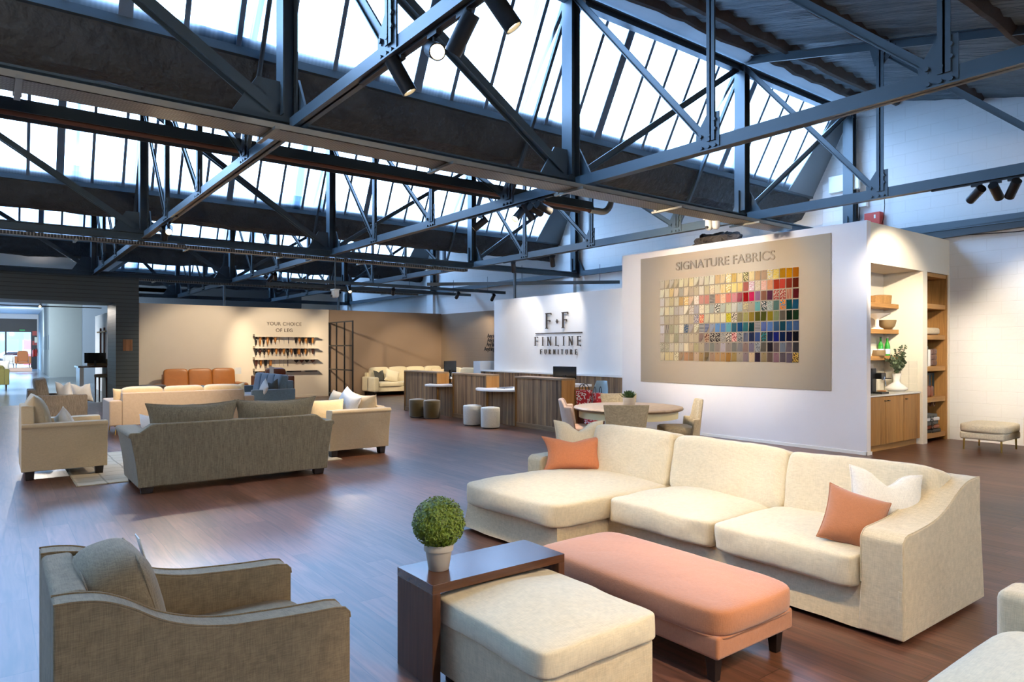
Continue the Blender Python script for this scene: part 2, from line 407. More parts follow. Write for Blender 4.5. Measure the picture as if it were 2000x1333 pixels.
M['barn_trim'] = wood('barn_trim', ['9a7e5e','8c7256'], (2, .5), (1.6, 40), .5, joint=.0005, dark=.35, along='y', knots=.4)
M['walnut'] = wood('walnut', ['55341f','5c3924','4a2d1b'], (2, .3), (2.2, 38), .22, joint=.0005, dark=.3, along='x', knots=.3, spec=.5)
M['walnut_v'] = wood('walnut_side', ['5a3722','633d26'], (0, .5), (2.2, 38), .45, joint=.0005, dark=.45, along='z', knots=.3, spec=.3)
M['table_top'] = plain('mottled_top', '9c8468', .4, bump=.1, bscale=40, var=.45, vscale=14)
M['table_base'] = plain('cream_painted', 'd8ca9c', .5)
M['floor'] = wood('walnut_laminate', ['744a33','613c2a','815540','6b4533','795040'], (0, .19), (1.5, 22), .33, joint=.005, dark=.55, length=1.25, spec=.8, along='y', knots=.45, bump=.12)
M['leaf'] = plain('box_leaf', '66781c', .5, var=.6, vscale=30)
M['leaf_dark'] = plain('leaf_dark', '2f4a22', .45, var=.3, vscale=12)
M['euca'] = plain('eucalyptus_leaf', '5c6a4c', .6, var=.25, vscale=14)
M['pot'] = plain('clay_pot', 'a89c8c', .75, bump=.1, bscale=30, var=.12, vscale=6)
M['soil'] = plain('soil', '2a2018', .9)
M['concrete'] = plain('polished_concrete', '7f8c98', .2, var=.12, vscale=1.2, spec=.6)
M['red'] = plain('red_paint', 'b02818', .45); M['redplastic'] = plain('red_plastic', '9c1820', .4)
M['orangered'] = plain('signal_red_box', 'c8402c', .45)
M['ceramic'] = plain('white_ceramic', 'f0ebe0', .25)
M['wicker'] = plain('wicker', 'a87c44', .7, bump=.8, bscale=90, var=.3, vscale=40)
M['basket'] = plain('wooden_bowl', '8c7450', .6, var=.15, vscale=9)
M['leg_black'] = plain('turned_black', '140f0d', .3); M['leg_oak'] = plain('turned_oak', 'b87838', .4); M['leg_brown'] = plain('turned_brown', '4a2418', .4)
M['wood_plaque'] = wood('plaque_wood', ['94643c','a87448','84552f'], (0, .08), (2, 40), .5, joint=.002, dark=.3, along='z')
M['tileback'] = plain('zellige_tile', 'e4dcc8', .2, var=.08, vscale=9)

def clad_mat():
    m, n, l, p = mat_('horizontal_cladding'); tc = n.new('ShaderNodeTexCoord'); sp = n.new('ShaderNodeSeparateXYZ'); l.new(tc.outputs['Object'], sp.inputs[0])
    d = n.new('ShaderNodeMath'); d.operation = 'DIVIDE'; l.new(sp.outputs[2], d.inputs[0]); d.inputs[1].default_value = .115
    f = n.new('ShaderNodeMath'); f.operation = 'FRACT'; l.new(d.outputs[0], f.inputs[0])
    g = n.new('ShaderNodeMath'); g.operation = 'LESS_THAN'; l.new(f.outputs[0], g.inputs[0]); g.inputs[1].default_value = .12
    mx = n.new('ShaderNodeMix'); mx.data_type = 'RGBA'; mx.inputs[6].default_value = srgb('3e4646'); mx.inputs[7].default_value = srgb('1c2022')
    l.new(g.outputs[0], mx.inputs[0]); l.new(mx.outputs[2], p.inputs['Base Color']); p.inputs['Roughness'].default_value = .5
    bp = n.new('ShaderNodeBump'); bp.invert = True; bp.inputs['Distance'].default_value = .01; l.new(g.outputs[0], bp.inputs['Height']); l.new(bp.outputs[0], p.inputs['Normal'])
    return m
M['cladding'] = clad_mat()
M['side_wall'] = brick_paint('painted_blockwork', 'e4e2de', '8f7c68', 3.0, 14.0)

def glazing_mat():
    "twin-wall polycarbonate: lets the sky through, slightly milky, fine ribs, dirt streaks"
    m = bpy.data.materials.new('polycarbonate_sheet'); m.use_nodes = True; n = m.node_tree.nodes; l = m.node_tree.links; n.clear()
    out = n.new('ShaderNodeOutputMaterial'); tc = n.new('ShaderNodeTexCoord'); sp = n.new('ShaderNodeSeparateXYZ'); l.new(tc.outputs['Object'], sp.inputs[0])
    mp = n.new('ShaderNodeMapping'); mp.inputs['Scale'].default_value = (2.2, .12, .12); l.new(tc.outputs['Object'], mp.inputs['Vector'])
    nz = n.new('ShaderNodeTexNoise'); nz.inputs['Scale'].default_value = 1; nz.inputs['Detail'].default_value = 3; l.new(mp.outputs[0], nz.inputs['Vector'])
    wv = n.new('ShaderNodeMath'); wv.operation = 'SINE'; k = n.new('ShaderNodeMath'); k.operation = 'MULTIPLY'; k.inputs[1].default_value = 2*PI/.045
    l.new(sp.outputs[0], k.inputs[0]); l.new(k.outputs[0], wv.inputs[0])
    cr = n.new('ShaderNodeValToRGB'); l.new(nz.outputs['Fac'], cr.inputs[0])
    cr.color_ramp.elements[0].position = .30; cr.color_ramp.elements[0].color = (.10,.15,.21,1)
    cr.color_ramp.elements[1].position = .44; cr.color_ramp.elements[1].color = (.84,.9,.95,1)
    r = n.new('ShaderNodeMapRange'); r.inputs[1].default_value = -1; r.inputs[2].default_value = 1; r.inputs[3].default_value = .9; r.inputs[4].default_value = 1
    l.new(wv.outputs[0], r.inputs[0]); vm = n.new('ShaderNodeVectorMath'); vm.operation = 'SCALE'; l.new(cr.outputs[0], vm.inputs[0]); l.new(r.outputs[0], vm.inputs['Scale'])
    tr = n.new('ShaderNodeBsdfTransparent'); tl = n.new('ShaderNodeBsdfTranslucent'); ms = n.new('ShaderNodeMixShader'); ms.inputs[0].default_value = .3
    l.new(vm.outputs[0], tr.inputs[0]); l.new(vm.outputs[0], tl.inputs[0]); l.new(tr.outputs[0], ms.inputs[1]); l.new(tl.outputs[0], ms.inputs[2]); l.new(ms.outputs[0], out.inputs[0])
    return m
M['glazing'] = glazing_mat()
def glass_mat():
    m = bpy.data.materials.new('door_glass'); m.use_nodes = True; n = m.node_tree.nodes; l = m.node_tree.links; n.clear()
    out = n.new('ShaderNodeOutputMaterial'); tr = n.new('ShaderNodeBsdfTransparent'); tr.inputs[0].default_value = (.93,.96,.97,1)
    gl = n.new('ShaderNodeBsdfGlossy'); gl.inputs['Roughness'].default_value = .02; ms = n.new('ShaderNodeMixShader'); ms.inputs[0].default_value = .06
    l.new(tr.outputs[0], ms.inputs[1]); l.new(gl.outputs[0], ms.inputs[2]); l.new(ms.outputs[0], out.inputs[0]); return m
M['glass'] = glass_mat()
def ridge_mat():
    m = bpy.data.materials.new('ridge_roll_sheet'); m.use_nodes = True; n = m.node_tree.nodes; l = m.node_tree.links; n.clear()
    out = n.new('ShaderNodeOutputMaterial'); tl = n.new('ShaderNodeBsdfTranslucent'); df = n.new('ShaderNodeBsdfDiffuse'); ms = n.new('ShaderNodeMixShader'); ms.inputs[0].default_value = .86
    tc = n.new('ShaderNodeTexCoord'); nz = n.new('ShaderNodeTexNoise'); nz.inputs['Scale'].default_value = 2; l.new(tc.outputs['Object'], nz.inputs['Vector'])
    cr = n.new('ShaderNodeValToRGB'); cr.color_ramp.elements[0].color = (.10,.13,.15,1); cr.color_ramp.elements[1].color = (.26,.3,.33,1); l.new(nz.outputs['Fac'], cr.inputs[0]); l.new(cr.outputs[0], tl.inputs[0])
    df.inputs[0].default_value = (.4,.44,.46,1); l.new(tl.outputs[0], ms.inputs[1]); l.new(df.outputs[0], ms.inputs[2]); l.new(ms.outputs[0], out.inputs[0]); return m
M['ridge'] = ridge_mat()
M['glaze_bar'] = plain('glazing_bar_grey', '66788a', .5)
M['lamp'] = glow('lamp_lens', 'ffe2b0', 18); M['lamp_dim'] = glow('lamp_lens_soft', 'ffdca8', 4)

def pat(name, second, kind, scale=1, third=None):
    "swatch cloth: the object's own colour, with a printed or woven figure"
    m, n, l, p = mat_(name); oi = n.new('ShaderNodeObjectInfo'); p.inputs['Roughness'].default_value = .9; p.inputs['Specular IOR Level'].default_value = .15
    tc = n.new('ShaderNodeTexCoord'); mx = n.new('ShaderNodeMix'); mx.data_type = 'RGBA'; l.new(oi.outputs['Color'], mx.inputs[6])
    if kind == 'plain':
        nz = n.new('ShaderNodeTexNoise'); nz.inputs['Scale'].default_value = 60; l.new(tc.outputs['Object'], nz.inputs['Vector'])
        mx.blend_type = 'MULTIPLY'; mx.inputs[7].default_value = (.75,.75,.75,1); l.new(nz.outputs['Fac'], mx.inputs[0])
    else:
        mx.inputs[7].default_value = srgb(second)
        mp = n.new('ShaderNodeMapping'); l.new(tc.outputs['Object'], mp.inputs['Vector'])
        if kind == 'spots': t = n.new('ShaderNodeTexVoronoi'); t.inputs['Scale'].default_value = 45*scale; o = t.outputs['Distance']; th = .45
        elif kind == 'blotch': t = n.new('ShaderNodeTexNoise'); t.inputs['Scale'].default_value = 38*scale; o = t.outputs['Fac']; th = .5
        elif kind == 'vstripe': t = n.new('ShaderNodeTexWave'); t.bands_direction = 'Y'; t.inputs['Scale'].default_value = 12*scale; o = t.outputs['Fac']; th = .5
        elif kind == 'hstripe': t = n.new('ShaderNodeTexWave'); t.bands_direction = 'Z'; t.inputs['Scale'].default_value = 12*scale; o = t.outputs['Fac']; th = .5
        elif kind == 'zigzag': t = n.new('ShaderNodeTexWave'); t.bands_direction = 'Z'; t.inputs['Scale'].default_value = 14*scale; t.inputs['Distortion'].default_value = 8; t.inputs['Detail Scale'].default_value = 3; o = t.outputs['Fac']; th = .5
        l.new(mp.outputs[0], t.inputs['Vector']); g = n.new('ShaderNodeMath'); g.operation = 'GREATER_THAN'; g.inputs[1].default_value = th; l.new(o, g.inputs[0]); l.new(g.outputs[0], mx.inputs[0])
    l.new(mx.outputs[2], p.inputs['Base Color']); return m

# ================================================================== THE HALL
GY = [6.83+8.18*k for k in range(-2, 5)]          # girder planes
GX = [-13.05, -9.2, -5.35, -1.5, 2.36, 6.2, 10.1]  # cross trusses
XW, XL = 13.95, -13.0; ZB = 3.9; ZT = 6.45; YEND = 38.0; YBACK = -10.5
b = bm_(); box(b, XL-.3, YBACK-.3, -.2, XW+.3, 24.6, 0); struct('floor', b, M['floor'], smooth=False)
b = bm_(); box(b, XL-.3, 24.6, -.2, XW+.3, 69.4, -.002); struct('floor', b, M['concrete'], smooth=False)

def roof_profile(g0):
    "underside of the sloping deck between the valley beyond girder g0 and the ridge of the next one"
    y0, y1 = g0+1.75, g0+8.18-.22; return y0, 4.98, y1, 6.66
def deck(g0, idx):
    y0, z0, y1, z1 = roof_profile(g0); b = bm_(); nx, ny = 300, 34; V = {}
    for i in range(nx+1):
        x = XL+(XW-XL)*i/nx
        for j in range(ny+1):
            t = j/ny; y = y0+(y1-y0)*t; z = z0+(z1-z0)*t
            z += .022*math.sin(2*PI*x/.36)+.03*noise.noise(Vector((x*1.3, y*.8, idx*5)))+.018*noise.noise(Vector((x*5, y*4, idx)))
            V[i,j,0] = b.verts.new((x,y,z))
        for j in (0, ny):
            y = y0+(y1-y0)*j/ny; z = z0+(z1-z0)*j/ny; V[i,j,1] = b.verts.new((x,y,z+.22))
    for i in range(nx):
        for j in range(ny): b.faces.new((V[i,j,0],V[i,j+1,0],V[i+1,j+1,0],V[i+1,j,0]))
        b.faces.new((V[i,0,1],V[i+1,0,1],V[i+1,ny,1],V[i,ny,1]))
        b.faces.new((V[i,0,0],V[i+1,0,0],V[i+1,0,1],V[i,0,1])); b.faces.new((V[i,ny,0],V[i,ny,1],V[i+1,ny,1],V[i+1,ny,0]))
    struct('ceiling', b, M['foam_roof'])
    # sprayed purlins across the corrugations
    b = bm_()
    for t in (.16, .42, .68, .90, .99):
        y = y0+(y1-y0)*t; z = z0+(z1-z0)*t; n_ = 90; rings = []
        for i in range(n_+1):
            x = XL+(XW-XL)*i/n_; w = .11+.03*noise.noise(Vector((x*2,y,3))); h = .09+.03*noise.noise(Vector((x*2.5,y,8)))
            rings.append([b.verts.new((x, y+w*a, z+.05-h*c*2)) for a, c in ((-1,0),(-.75,.55),(-.2,.95),(.3,1),(.8,.5),(1,0))])
        for A, B in zip(rings, rings[1:]):
            for k in range(5): b.faces.new((A[k], A[k+1], B[k+1], B[k]))
    struct('ceiling', b, M['foam_rib'])
def valley(g, idx):
    "foam-sprayed valley gutter seen as a dark band under each skylight"
    prof = [(.88,5.06),(.94,4.86),(1.02,4.62),(1.14,4.46),(1.34,4.40),(1.55,4.44),(1.72,4.6),(1.86,4.86),(1.9,5.15),(1.6,5.3),(1.0,5.12)]
    b = bm_(); nx = 150; rings = []
    for i in range(nx+1):
        x = XL+(XW-XL)*i/nx; r = []
        for j, (y, z) in enumerate(prof):
            s = .055 if 2 <= j <= 7 else .012
            d = noise.noise_vector(Vector((x*1.1, j*.7, idx*9)))*s+noise.noise_vector(Vector((x*5, j*1.9, idx)))*s*.45
            r.append(b.verts.new((x, g+y+d.y, z+d.z)))
        rings.append(r)
    m = len(prof)
    for A, B in zip(rings, rings[1:]):
        for k in range(m): b.faces.new((A[k], A[(k+1) % m], B[(k+1) % m], B[k]))
    b.faces.new(rings[0]); b.faces.new(rings[-1][::-1]); struct('ceiling', b, M['foam'])
def skylight(g, idx):
    "leaning glazed strip from the valley up to the ridge"
    ya, za, yb, zb = g+.92, 4.93, g+.08, 6.52
    w = thing('window_%d' % idx, 'row of tall leaning translucent roof light sheets', 'skylight', group='roof lights'); w['kind'] = 'structure'
    b = bm_(); v = [b.verts.new(q) for q in ((XL,ya,za),(XW,ya,za),(XW,yb,zb),(XL,yb,zb))]; b.faces.new(v)
    mesh_obj('pane', b, M['glazing'], w, smooth=False)
    b = bm_(); rnd = random.Random(idx); x = XL+.3; k = 0; nrm = Vector((0, zb-za, ya-yb)).normalized()*-.03
    while x < XW-.05:
        wd = .035
        if k % 6 == 2: wd = .13
        p0, p1 = Vector((x,ya,za))+nrm, Vector((x,yb,zb))+nrm
        if wd > .1:
            for q in (-.05,-.025,0,.025,.05): bar(b, p0+Vector((q,0,0)), p1+Vector((q,0,0)), .013, .03, (1,0,0))
        else:
            bar(b, p0-Vector((.012,0,0)), p1-Vector((.012,0,0)), .009, .03, (1,0,0)); bar(b, p0+Vector((.012,0,0)), p1+Vector((.012,0,0)), .009, .03, (1,0,0))
        x += .53+rnd.uniform(-.03,.03); k += 1
    mesh_obj('glazing_bar', b, M['glaze_bar'], w, smooth=False)
    b = bm_(); e_ = nrm*2; v = [b.verts.new(Vector(q)+e_) for q in ((XW-.95,ya,za),(XW-.005,ya,za),(XW-.005,yb,zb),(XW-.5,yb,zb))]; b.faces.new(v); q_ = mesh_obj('end_sheet', b, plainroll, w, smooth=False)
    md_ = q_.modifiers.new('t', 'SOLIDIFY'); md_.thickness = .02
    b = bm_(); box(b, XL, ya-.05, za-.07, XW, ya+.05, za+.02); mesh_obj('sill', b, M['steel'], w)
    b = bm_()  # rolled translucent ridge hood
    prof = [(0.02+.2*math.cos(a), 6.78+.2*math.sin(a)) for a in [math.radians(q) for q in range(-60, 241, 20)]]
    n_ = 14; AA = [b.verts.new((XL, g-.08+.16*math.cos(a), 6.62-.15*math.sin(a))) for a in [PI*q/n_ for q in range(n_+1)]]; BB = [b.verts.new((XW-.01, v.co.y, v.co.z)) for v in AA]
    for q in range(n_): b.faces.new((AA[q],AA[q+1],BB[q+1],BB[q]))
    mesh_obj('ridge_roll', b, M['ridge'], w)
plainroll = plain('end_sheet_grey', '7c868c', .35, bump=.2, bscale=3, spec=.5)
for i, g in enumerate(GY[:-1]): valley(g, i); skylight(g, i+1)
for i, g in enumerate(GY[:-1]):
    deck(g, i)
# outside end closures of the roof
b = bm_(); box(b, XL, YBACK, 6.5, XW, GY[0]+.1, 6.9); struct('ceiling', b, M['foam_roof'])

# walls
def gable_wall(name, x0, x1, mat):
    "side wall up to the saw-tooth roof"
    pts = [(YBACK, 0), (39.6, 0), (39.6, 7.2)]; pts += [(YBACK, 7.2)]
    b = bm_(); prism(b, pts, x0, x1, 'x'); return struct(name, b, mat, smooth=False)
gable_wall('wall_right', XW, XW+.3, M['side_wall'])
b = bm_(); box(b, XL-.3, YBACK, 0, XL, 69.4, 7.2); struct('wall_left', b, M['white'], smooth=False)
b = bm_(); box(b, XL, YBACK-.3, 0, XW, YBACK, 7.2); struct('wall_back', b, M['white'], smooth=False)
b = bm_(); box(b, 3.4, YEND, 0, XW, YEND+.25, 7.1); box(b, XL, YEND, 4.7, 3.4, YEND+.25, 7.1); struct('wall_far', b, M['blue_grey'], smooth=False)
for y in (GY[2]+.1, GY[3]+.1, GY[4]+.1, GY[5]+.1, GY[1]+.1):     # piers on the side wall at each girder
    b = bm_(); box(b, XW-.12, y+.02, 0, XW+.01, y+.5, 5.1); struct('column', b, M['side_wall'], smooth=False, bevel=.01)
# leg display wall and brown wall
b = bm_(); box(b, 3.46, 22.85, 0, 9.36, 23.0, 3.02); struct('wall_legs', b, M['legwall'], smooth=False, bevel=.004)
b = bm_(); box(b, 9.36, 22.87, 0, XW, 23.0, 3.02); struct('wall_brown', b, M['brown_wall'], smooth=False)
b = bm_(); box(b, 3.46, 22.835, 0, 9.36, 22.85, .09); struct('baseboard_legs', b, M['legwall'], bevel=.004)

# portal with horizontal cladding
b = bm_(); box(b, 2.865, 22.78, 0, 3.46, 24.6, 3.76); struct('wall_portal', b, M['cladding'], smooth=False)
b = bm_(); box(b, XL, 22.78, 3.0, 2.865, 24.6, 3.76); struct('wall_portal_head', b, M['cladding'], smooth=False)
b = bm_(); box(b, -6.0, 22.78, 0, -5.2, 24.6, 3.0); struct('wall_portal_left', b, M['cladding'], smooth=False)
b = bm_(); box(b, 3.04, 22.755, 1.59, 3.29, 22.78, 1.93)
solo('wooden_plaque', b, M['wood_plaque'], 'square wooden plaque mounted on the dark clad portal pillar', 'plaque', bevel=.004)

# ------------------------------------------------------------------ steelwork
BAYN = {1: 'nearest', 2: 'second', 3: 'third', 4: 'fourth', 5: 'fifth'}
def bolts(b, c, u, v, nrm, pts, r=.016):
    for a, d in pts:
        p = Vector(c)+Vector(u)*a+Vector(v)*d; tube(b, [p, p+Vector(nrm)*.03], r, 6)
def gusset(parent, poly, lo, hi, ax, bl=(), side=(-1,0,0)):
    b = bm_(); prism(b, poly, lo, hi, ax)
    for p in bl:
        q = Vector(p); tube(b, [q, q+Vector(side)*.035], .02, 6)
    return mesh_obj('gusset_plate', b, M['steel'], parent, bevel=0, smooth=False)
def girder(k, label, XL=XL):
    g = GY[k]; t = thing('girder_truss', label, 'roof truss', (0, g, ZB)); xs = [XL]+[q for q in GX[1:] if q > XL]+[XW-.18]
    b = bm_(); ibar(b, (XL, 0, -.05), (XW-.02, 0, -.05), .16, .15, .02); mesh_obj('bottom_chord', b, M['steel'], t)
    b = bm_(); ibar(b, (XL, 0, ZT-ZB-.07), (XW-.02, 0, ZT-ZB-.07), .13, .13, .02); mesh_obj('top_chord', b, M['steel'], t)
    mid = xs.index(6.2)
    for i, x in enumerate(xs):
        if x < -6: continue
        b = bm_(); H = ZT-ZB
        ibar(b, (x, 0, .08), (x, 0, H-.04), .2, .15, .016, (1,0,0)); mesh_obj('post', b, M['steel'], t)
        # gussets along the plane
        s = 1
        gusset(t, [(x-.62,-.1),(x+.12,-.1),(x+.12,.42),(x-.3,.42)] if i <= mid else [(x-.12,-.1),(x+.5,-.1),(x+.2,.42),(x-.12,.42)], -.012, .012, 'y')
        # triangular stiffener facing the cross truss
        gusset(t, [(-.34,-.02),(.34,-.02),(.06,.46),(-.06,.46)], x-.012+.1, x+.012+.1, 'x', [(x+.09,s_*.03,z) for s_ in (-1,1) for z in (.1,.2,.3,.4)], (-1,0,0))
    for i in range(len(xs)-1):
        x0, x1 = xs[i], xs[i+1]
        if x1 < -2: continue
        H = ZT-ZB
        # diagonals fall towards the middle bay
        if xs[i+1] <= 6.2+.01: p0, p1 = (x0+.12, 0, H-.08), (x1-.16, 0, .12)
        else: p0, p1 = (x0+.16, 0, .12), (x1-.12, 0, H-.08)
        b = bm_(); big = xs[i+1] <= 6.21
        if big: ibar(b, p0, p1, .1, .14, .014, (0,1,0))
        else: abar(b, p0, p1, .07, .09, .01, (0,0,1))
        mesh_obj('diagonal', b, M['steel'], t)
    return t
girder(2, 'large dark steel girder truss under the nearest skylight band')
girder(3, 'dark steel girder truss under the second skylight band')
girder(4, 'dark steel girder truss in line with the leg display wall')
girder(5, 'farthest dark steel girder truss before the end wall', 3.75)
def cross(k, x, label):
    "lattice truss between girder k-1 and girder k at x"
    y1, y0 = GY[k], GY[k-1]; t = thing('cross_truss', label, 'roof truss', (x, y1, ZB)); L = y0-y1; H = ZT-ZB
    b = bm_(); abar(b, (0,L+.1,-.03), (0,-.1,-.03), .12, .15, .014, (0,0,1)); mesh_obj('bottom_chord', b, M['steel'], t)
    def ztop(y): return 2.62+y*.235          # y negative towards the viewer
    b = bm_(); abar(b, (0,-6.85,ztop(-6.85)), (0,0,ztop(0)), .11, .12, .014, (0,0,-1)); mesh_obj('top_chord', b, M['steel'], t)
    b = bm_(); bar(b, (0,-6.85,1.02), (0,L+.1,2.5), .06, .09, (0,0,1)); mesh_obj('top_chord', b, M['steel'], t)
    ns = [-2.27,-4.54,-6.81]; prev = 0
    for n_ in ns:
        b = bm_(); abar(b, (0,n_,0), (0,n_,ztop(n_)-.03), .1, .08, .012, (1,0,0)); mesh_obj('post', b, M['steel'], t)
        b = bm_(); abar(b, (.0,prev-.05,ztop(prev)-.12), (.0,n_+.1,.06), .06, .08, .012, (0,0,1)); mesh_obj('diagonal', b, M['steel'], t)
        prev = n_
        bl = [(-.01,n_+a,z) for a, z in ((-.05,-.06),(.03,-.06),(.12,-.06),(.02,.06),(.13,.07),(-.05,.12),(-.05,.22))]
        gusset(t, [(n_-.1,-.1),(n_+.2,-.1),(n_+.2,.1),(n_+.06,.3),(n_-.1,.3)], -.022, -.008, 'x', bl, (-1,0,0))
        zt = ztop(n_); bl = [(-.01,n_+a,zt+z) for a, z in ((-.12,.0),(.0,.0),(-.05,-.12),(.05,-.18))]
        gusset(t, [(n_-.2,zt-.12),(n_-.05,zt-.28),(n_+.08,zt-.28),(n_+.16,zt+.02),(n_-.2,zt-.04)], -.022, -.008, 'x', bl, (-1,0,0))
    b = bm_(); abar(b, (0,-6.85,.08), (0,L+.1,2.35), .05, .07, .01, (0,0,1)); mesh_obj('diagonal', b, M['steel'], t)
    return t
XN = {2.36: 'farthest left', 6.2: 'in the middle', 10.1: 'closest to the white side wall'}
for k, bay in ((2, 'nearest bay, overhead'), (3, 'second bay'), (4, 'third bay'), (5, 'fourth bay'), (6, 'last bay at the end wall')):
    for x in (2.36, 6.2, 10.1):
        if k == 6: continue
        cross(k, x, 'steel lattice cross truss of the %s, %s' % (bay, XN[x]))
# bracing struts and ledger by the white side wall
for k in range(2, 6):
    t = thing('wall_strut', 'sloping steel strut along the white side wall, %s bay' % ['nearest','second','third','fourth'][k-2], 'strut', (XW-.12, GY[k], ZB))
    b = bm_(); abar(b, (0,-8.0,.0), (0,-.2,-.02), .1, .15); mesh_obj('bar', b, M['steel'], t)
b = bm_(); bar(b, (XW-.1, 5.6, 3.74), (XW-.1, -1.3, 3.95), .1, .16); 
solo('cable_tray', b, M['steel_dark'], 'dark cable tray along the white wall above the corner niche', 'cable tray')

# cable trays and conduit under the nearest girder
def tray(g, x0, x1, dy, label, w=.3):
    t = thing('cable_tray', label, 'cable tray', (0, g+dy, ZB-.2))
    b = bm_(); box(b, x0, -w/2, 0, x1, w/2, .006); box(b, x0, -w/2, 0, x1, -w/2+.004, .06); box(b, x0, w/2-.004, 0, x1, w/2, .06)
    x = x0+.1
    mesh_obj('perforated_base', b, tray_m, t, smooth=False)
    x = x0+.4
    while x < x1:
        b = bm_(); bar(b, (x,-w/2-.12,-.02), (x,w/2+.1,-.02), .045, .03); box(b, x-.03, w/2+.0, -.02, x+.03, w/2+.05, .07); mesh_obj('bracket', b, M['zinc'], t); x += 1.92
    return t
def tray_mat():
    m, n, l, p = mat_('perforated_tray'); tc = n.new('ShaderNodeTexCoord'); vo = n.new('ShaderNodeTexBrick'); mp = n.new('ShaderNodeMapping')
    l.new(tc.outputs['Object'], mp.inputs[0]); l.new(mp.outputs[0], vo.inputs['Vector']); vo.inputs['Scale'].default_value = 1
    vo.inputs['Brick Width'].default_value = .05; vo.inputs['Row Height'].default_value = .022; vo.inputs['Mortar Size'].default_value = .007; vo.inputs['Mortar Smooth'].default_value = 0
    vo.inputs['Color1'].default_value = srgb('4c4a46'); vo.inputs['Color2'].default_value = srgb('403e3a'); vo.inputs['Mortar'].default_value = srgb('a09a8e')
    l.new(vo.outputs['Color'], p.inputs['Base Color']); p.inputs['Metallic'].default_value = .6; p.inputs['Roughness'].default_value = .4; return m
tray_m = tray_mat()
tray(GY[2], -6, 10.9, -.27, 'long perforated cable tray under the nearest girder', .34)
b = bm_(); box(b, -6, -.07, 0, 10.9, -.01, .04)
solo('lighting_trunking', b, M['steel_dark'], 'slim dark trunking beside the perforated tray on the nearest girder', 'trunking', loc=(0, GY[2], ZB-.17))
tray(GY[4], 3.5, 13, -.1, 'distant cable tray under the girder above the leg display wall', .2)
tray(GY[3], -3, 10, .15, 'cable tray under the second girder beyond the heater', .2)
# radiant heater with reflector hood
t = thing('radiant_heater', 'long radiant tube heater with folded hood hanging below the skylights', 'heater', (0, 9.15, 4.2))
b = bm_(); prism(b, [(-.2,-.02),(-.15,.13),(.15,.13),(.2,-.02),(.185,-.02),(.14,.115),(-.14,.115),(-.185,-.02)], -6, 8.7, 'x'); mesh_obj('reflector_hood', b, M['steel_dark'], t, smooth=False)
b = bm_(); tube(b, [(-6,-.07,.0),(8.7,-.07,.0)], .045, 12); mesh_obj('burner_tube', b, plain('heat_tube','6a4638',.45,metal=.5), t)
b = bm_(); tube(b, [(8.7,-.07,0),(9.0,-.07,0)]+[(9.0+.25*math.sin(a),-.07,.25-.25*math.cos(a)) for a in [q*PI/12 for q in range(1,8)]]+[(9.22,-.07,.42)], .06, 14); mesh_obj('flexible_duct', b, M['zinc'], t)
for x in (0.2, 3, 5.8, 8.3):
    b = bm_(); tube(b, [(x,0,.12),(x,0,.9)], .006, 5); mesh_obj('chain', b, M['zinc'], t)

# drop posts holding tracks, low lighting bars in the back
for i, (x, y, lab) in enumerate(((9.9, 23.1, 'slim steel post above the screen by the brown wall'), (6.0, 23.1, 'slim steel post rising behind the leg display wall'), (11.6, 14.9, 'slim dark post beside the tall white logo wall'))):
    b = bm_(); tube(b, [(0,0,0),(0,0,3.95)], .04, 10); solo('steel_upright', b, M['steel'], lab, 'post', loc=(x, y+.2, 0))
LOWT = [((6.5,18.5,3.55),(13.8,18.5,3.55)), ((6.5,20.6,3.6),(13.8,20.6,3.6)), ((9.9,17.0,3.5),(13.8,13.2,3.5))]
for i, (p0, p1) in enumerate(LOWT):
    t = thing('lighting_bar', ['dark lighting bar hung before the brown wall, nearer one','dark lighting bar hung closest to the brown wall','dark lighting bar slanting towards the white side wall'][i], 'lighting bar')
    b = bm_(); bar(b, p0, p1, .06, .09); mesh_obj('rail', b, M['steel'], t)
    for f in (.05, .5, .9):
        p = Vector(p0).lerp(Vector(p1), f); b = bm_(); tube(b, [p, p+Vector((0,0,.5))], .008, 5); mesh_obj('drop_rod', b, M['steel'], t)

# ------------------------------------------------------------------ track lights
def track(p0, p1, label):
    b = bm_(); bar(b, (0,0,0), Vector(p1)-Vector(p0), .036, .034); return solo('lighting_track', b, M['track'], label, 'track', loc=p0)
def track_light(loc, target, label, watts=60, deg=38, lit=True, group=None, L=.25, r=.056, beam=True, color=WARM, strong=True):
    "loc = underside of the track; the can hangs below and aims at target"
    t = thing('track_spotlight', label, 'spotlight', loc, group=group)
    b = bm_(); box(b, -.02, -.06, -.03, .02, .06, 0); tube(b, [(0,0,-.03),(0,0,-.1)], .011, 8); mesh_obj('mount', b, M['black'], t)
    piv = Vector((0,0,-.12)); d = (Vector(target)-Vector(loc)-piv).normalized(); q = d.to_track_quat('Z', 'Y').to_matrix().to_4x4(); q.translation = piv
    b = bm_(); lathe(b, [(0,-L*.45),(r,-L*.45),(r,L*.6),(r*.86,L*.6),(r*.82,L*.48),(0,L*.48)], n=20)
    for v in b.verts: v.co = q @ v.co
    mesh_obj('lamp_can', b, M['black'], t, ang=40)
    b = bm_(); lathe(b, [(0,L*.50),(r*.78,L*.50),(r*.78,L*.51),(0,L*.51)], n=16)
    for v in b.verts: v.co = q @ v.co
    mesh_obj('lens', b, M['lamp' if strong else 'lamp_dim'], t)
    if beam and watts: spot(Vector(loc)+piv+d*(L*.7), target, watts, deg, color=color)
    return t

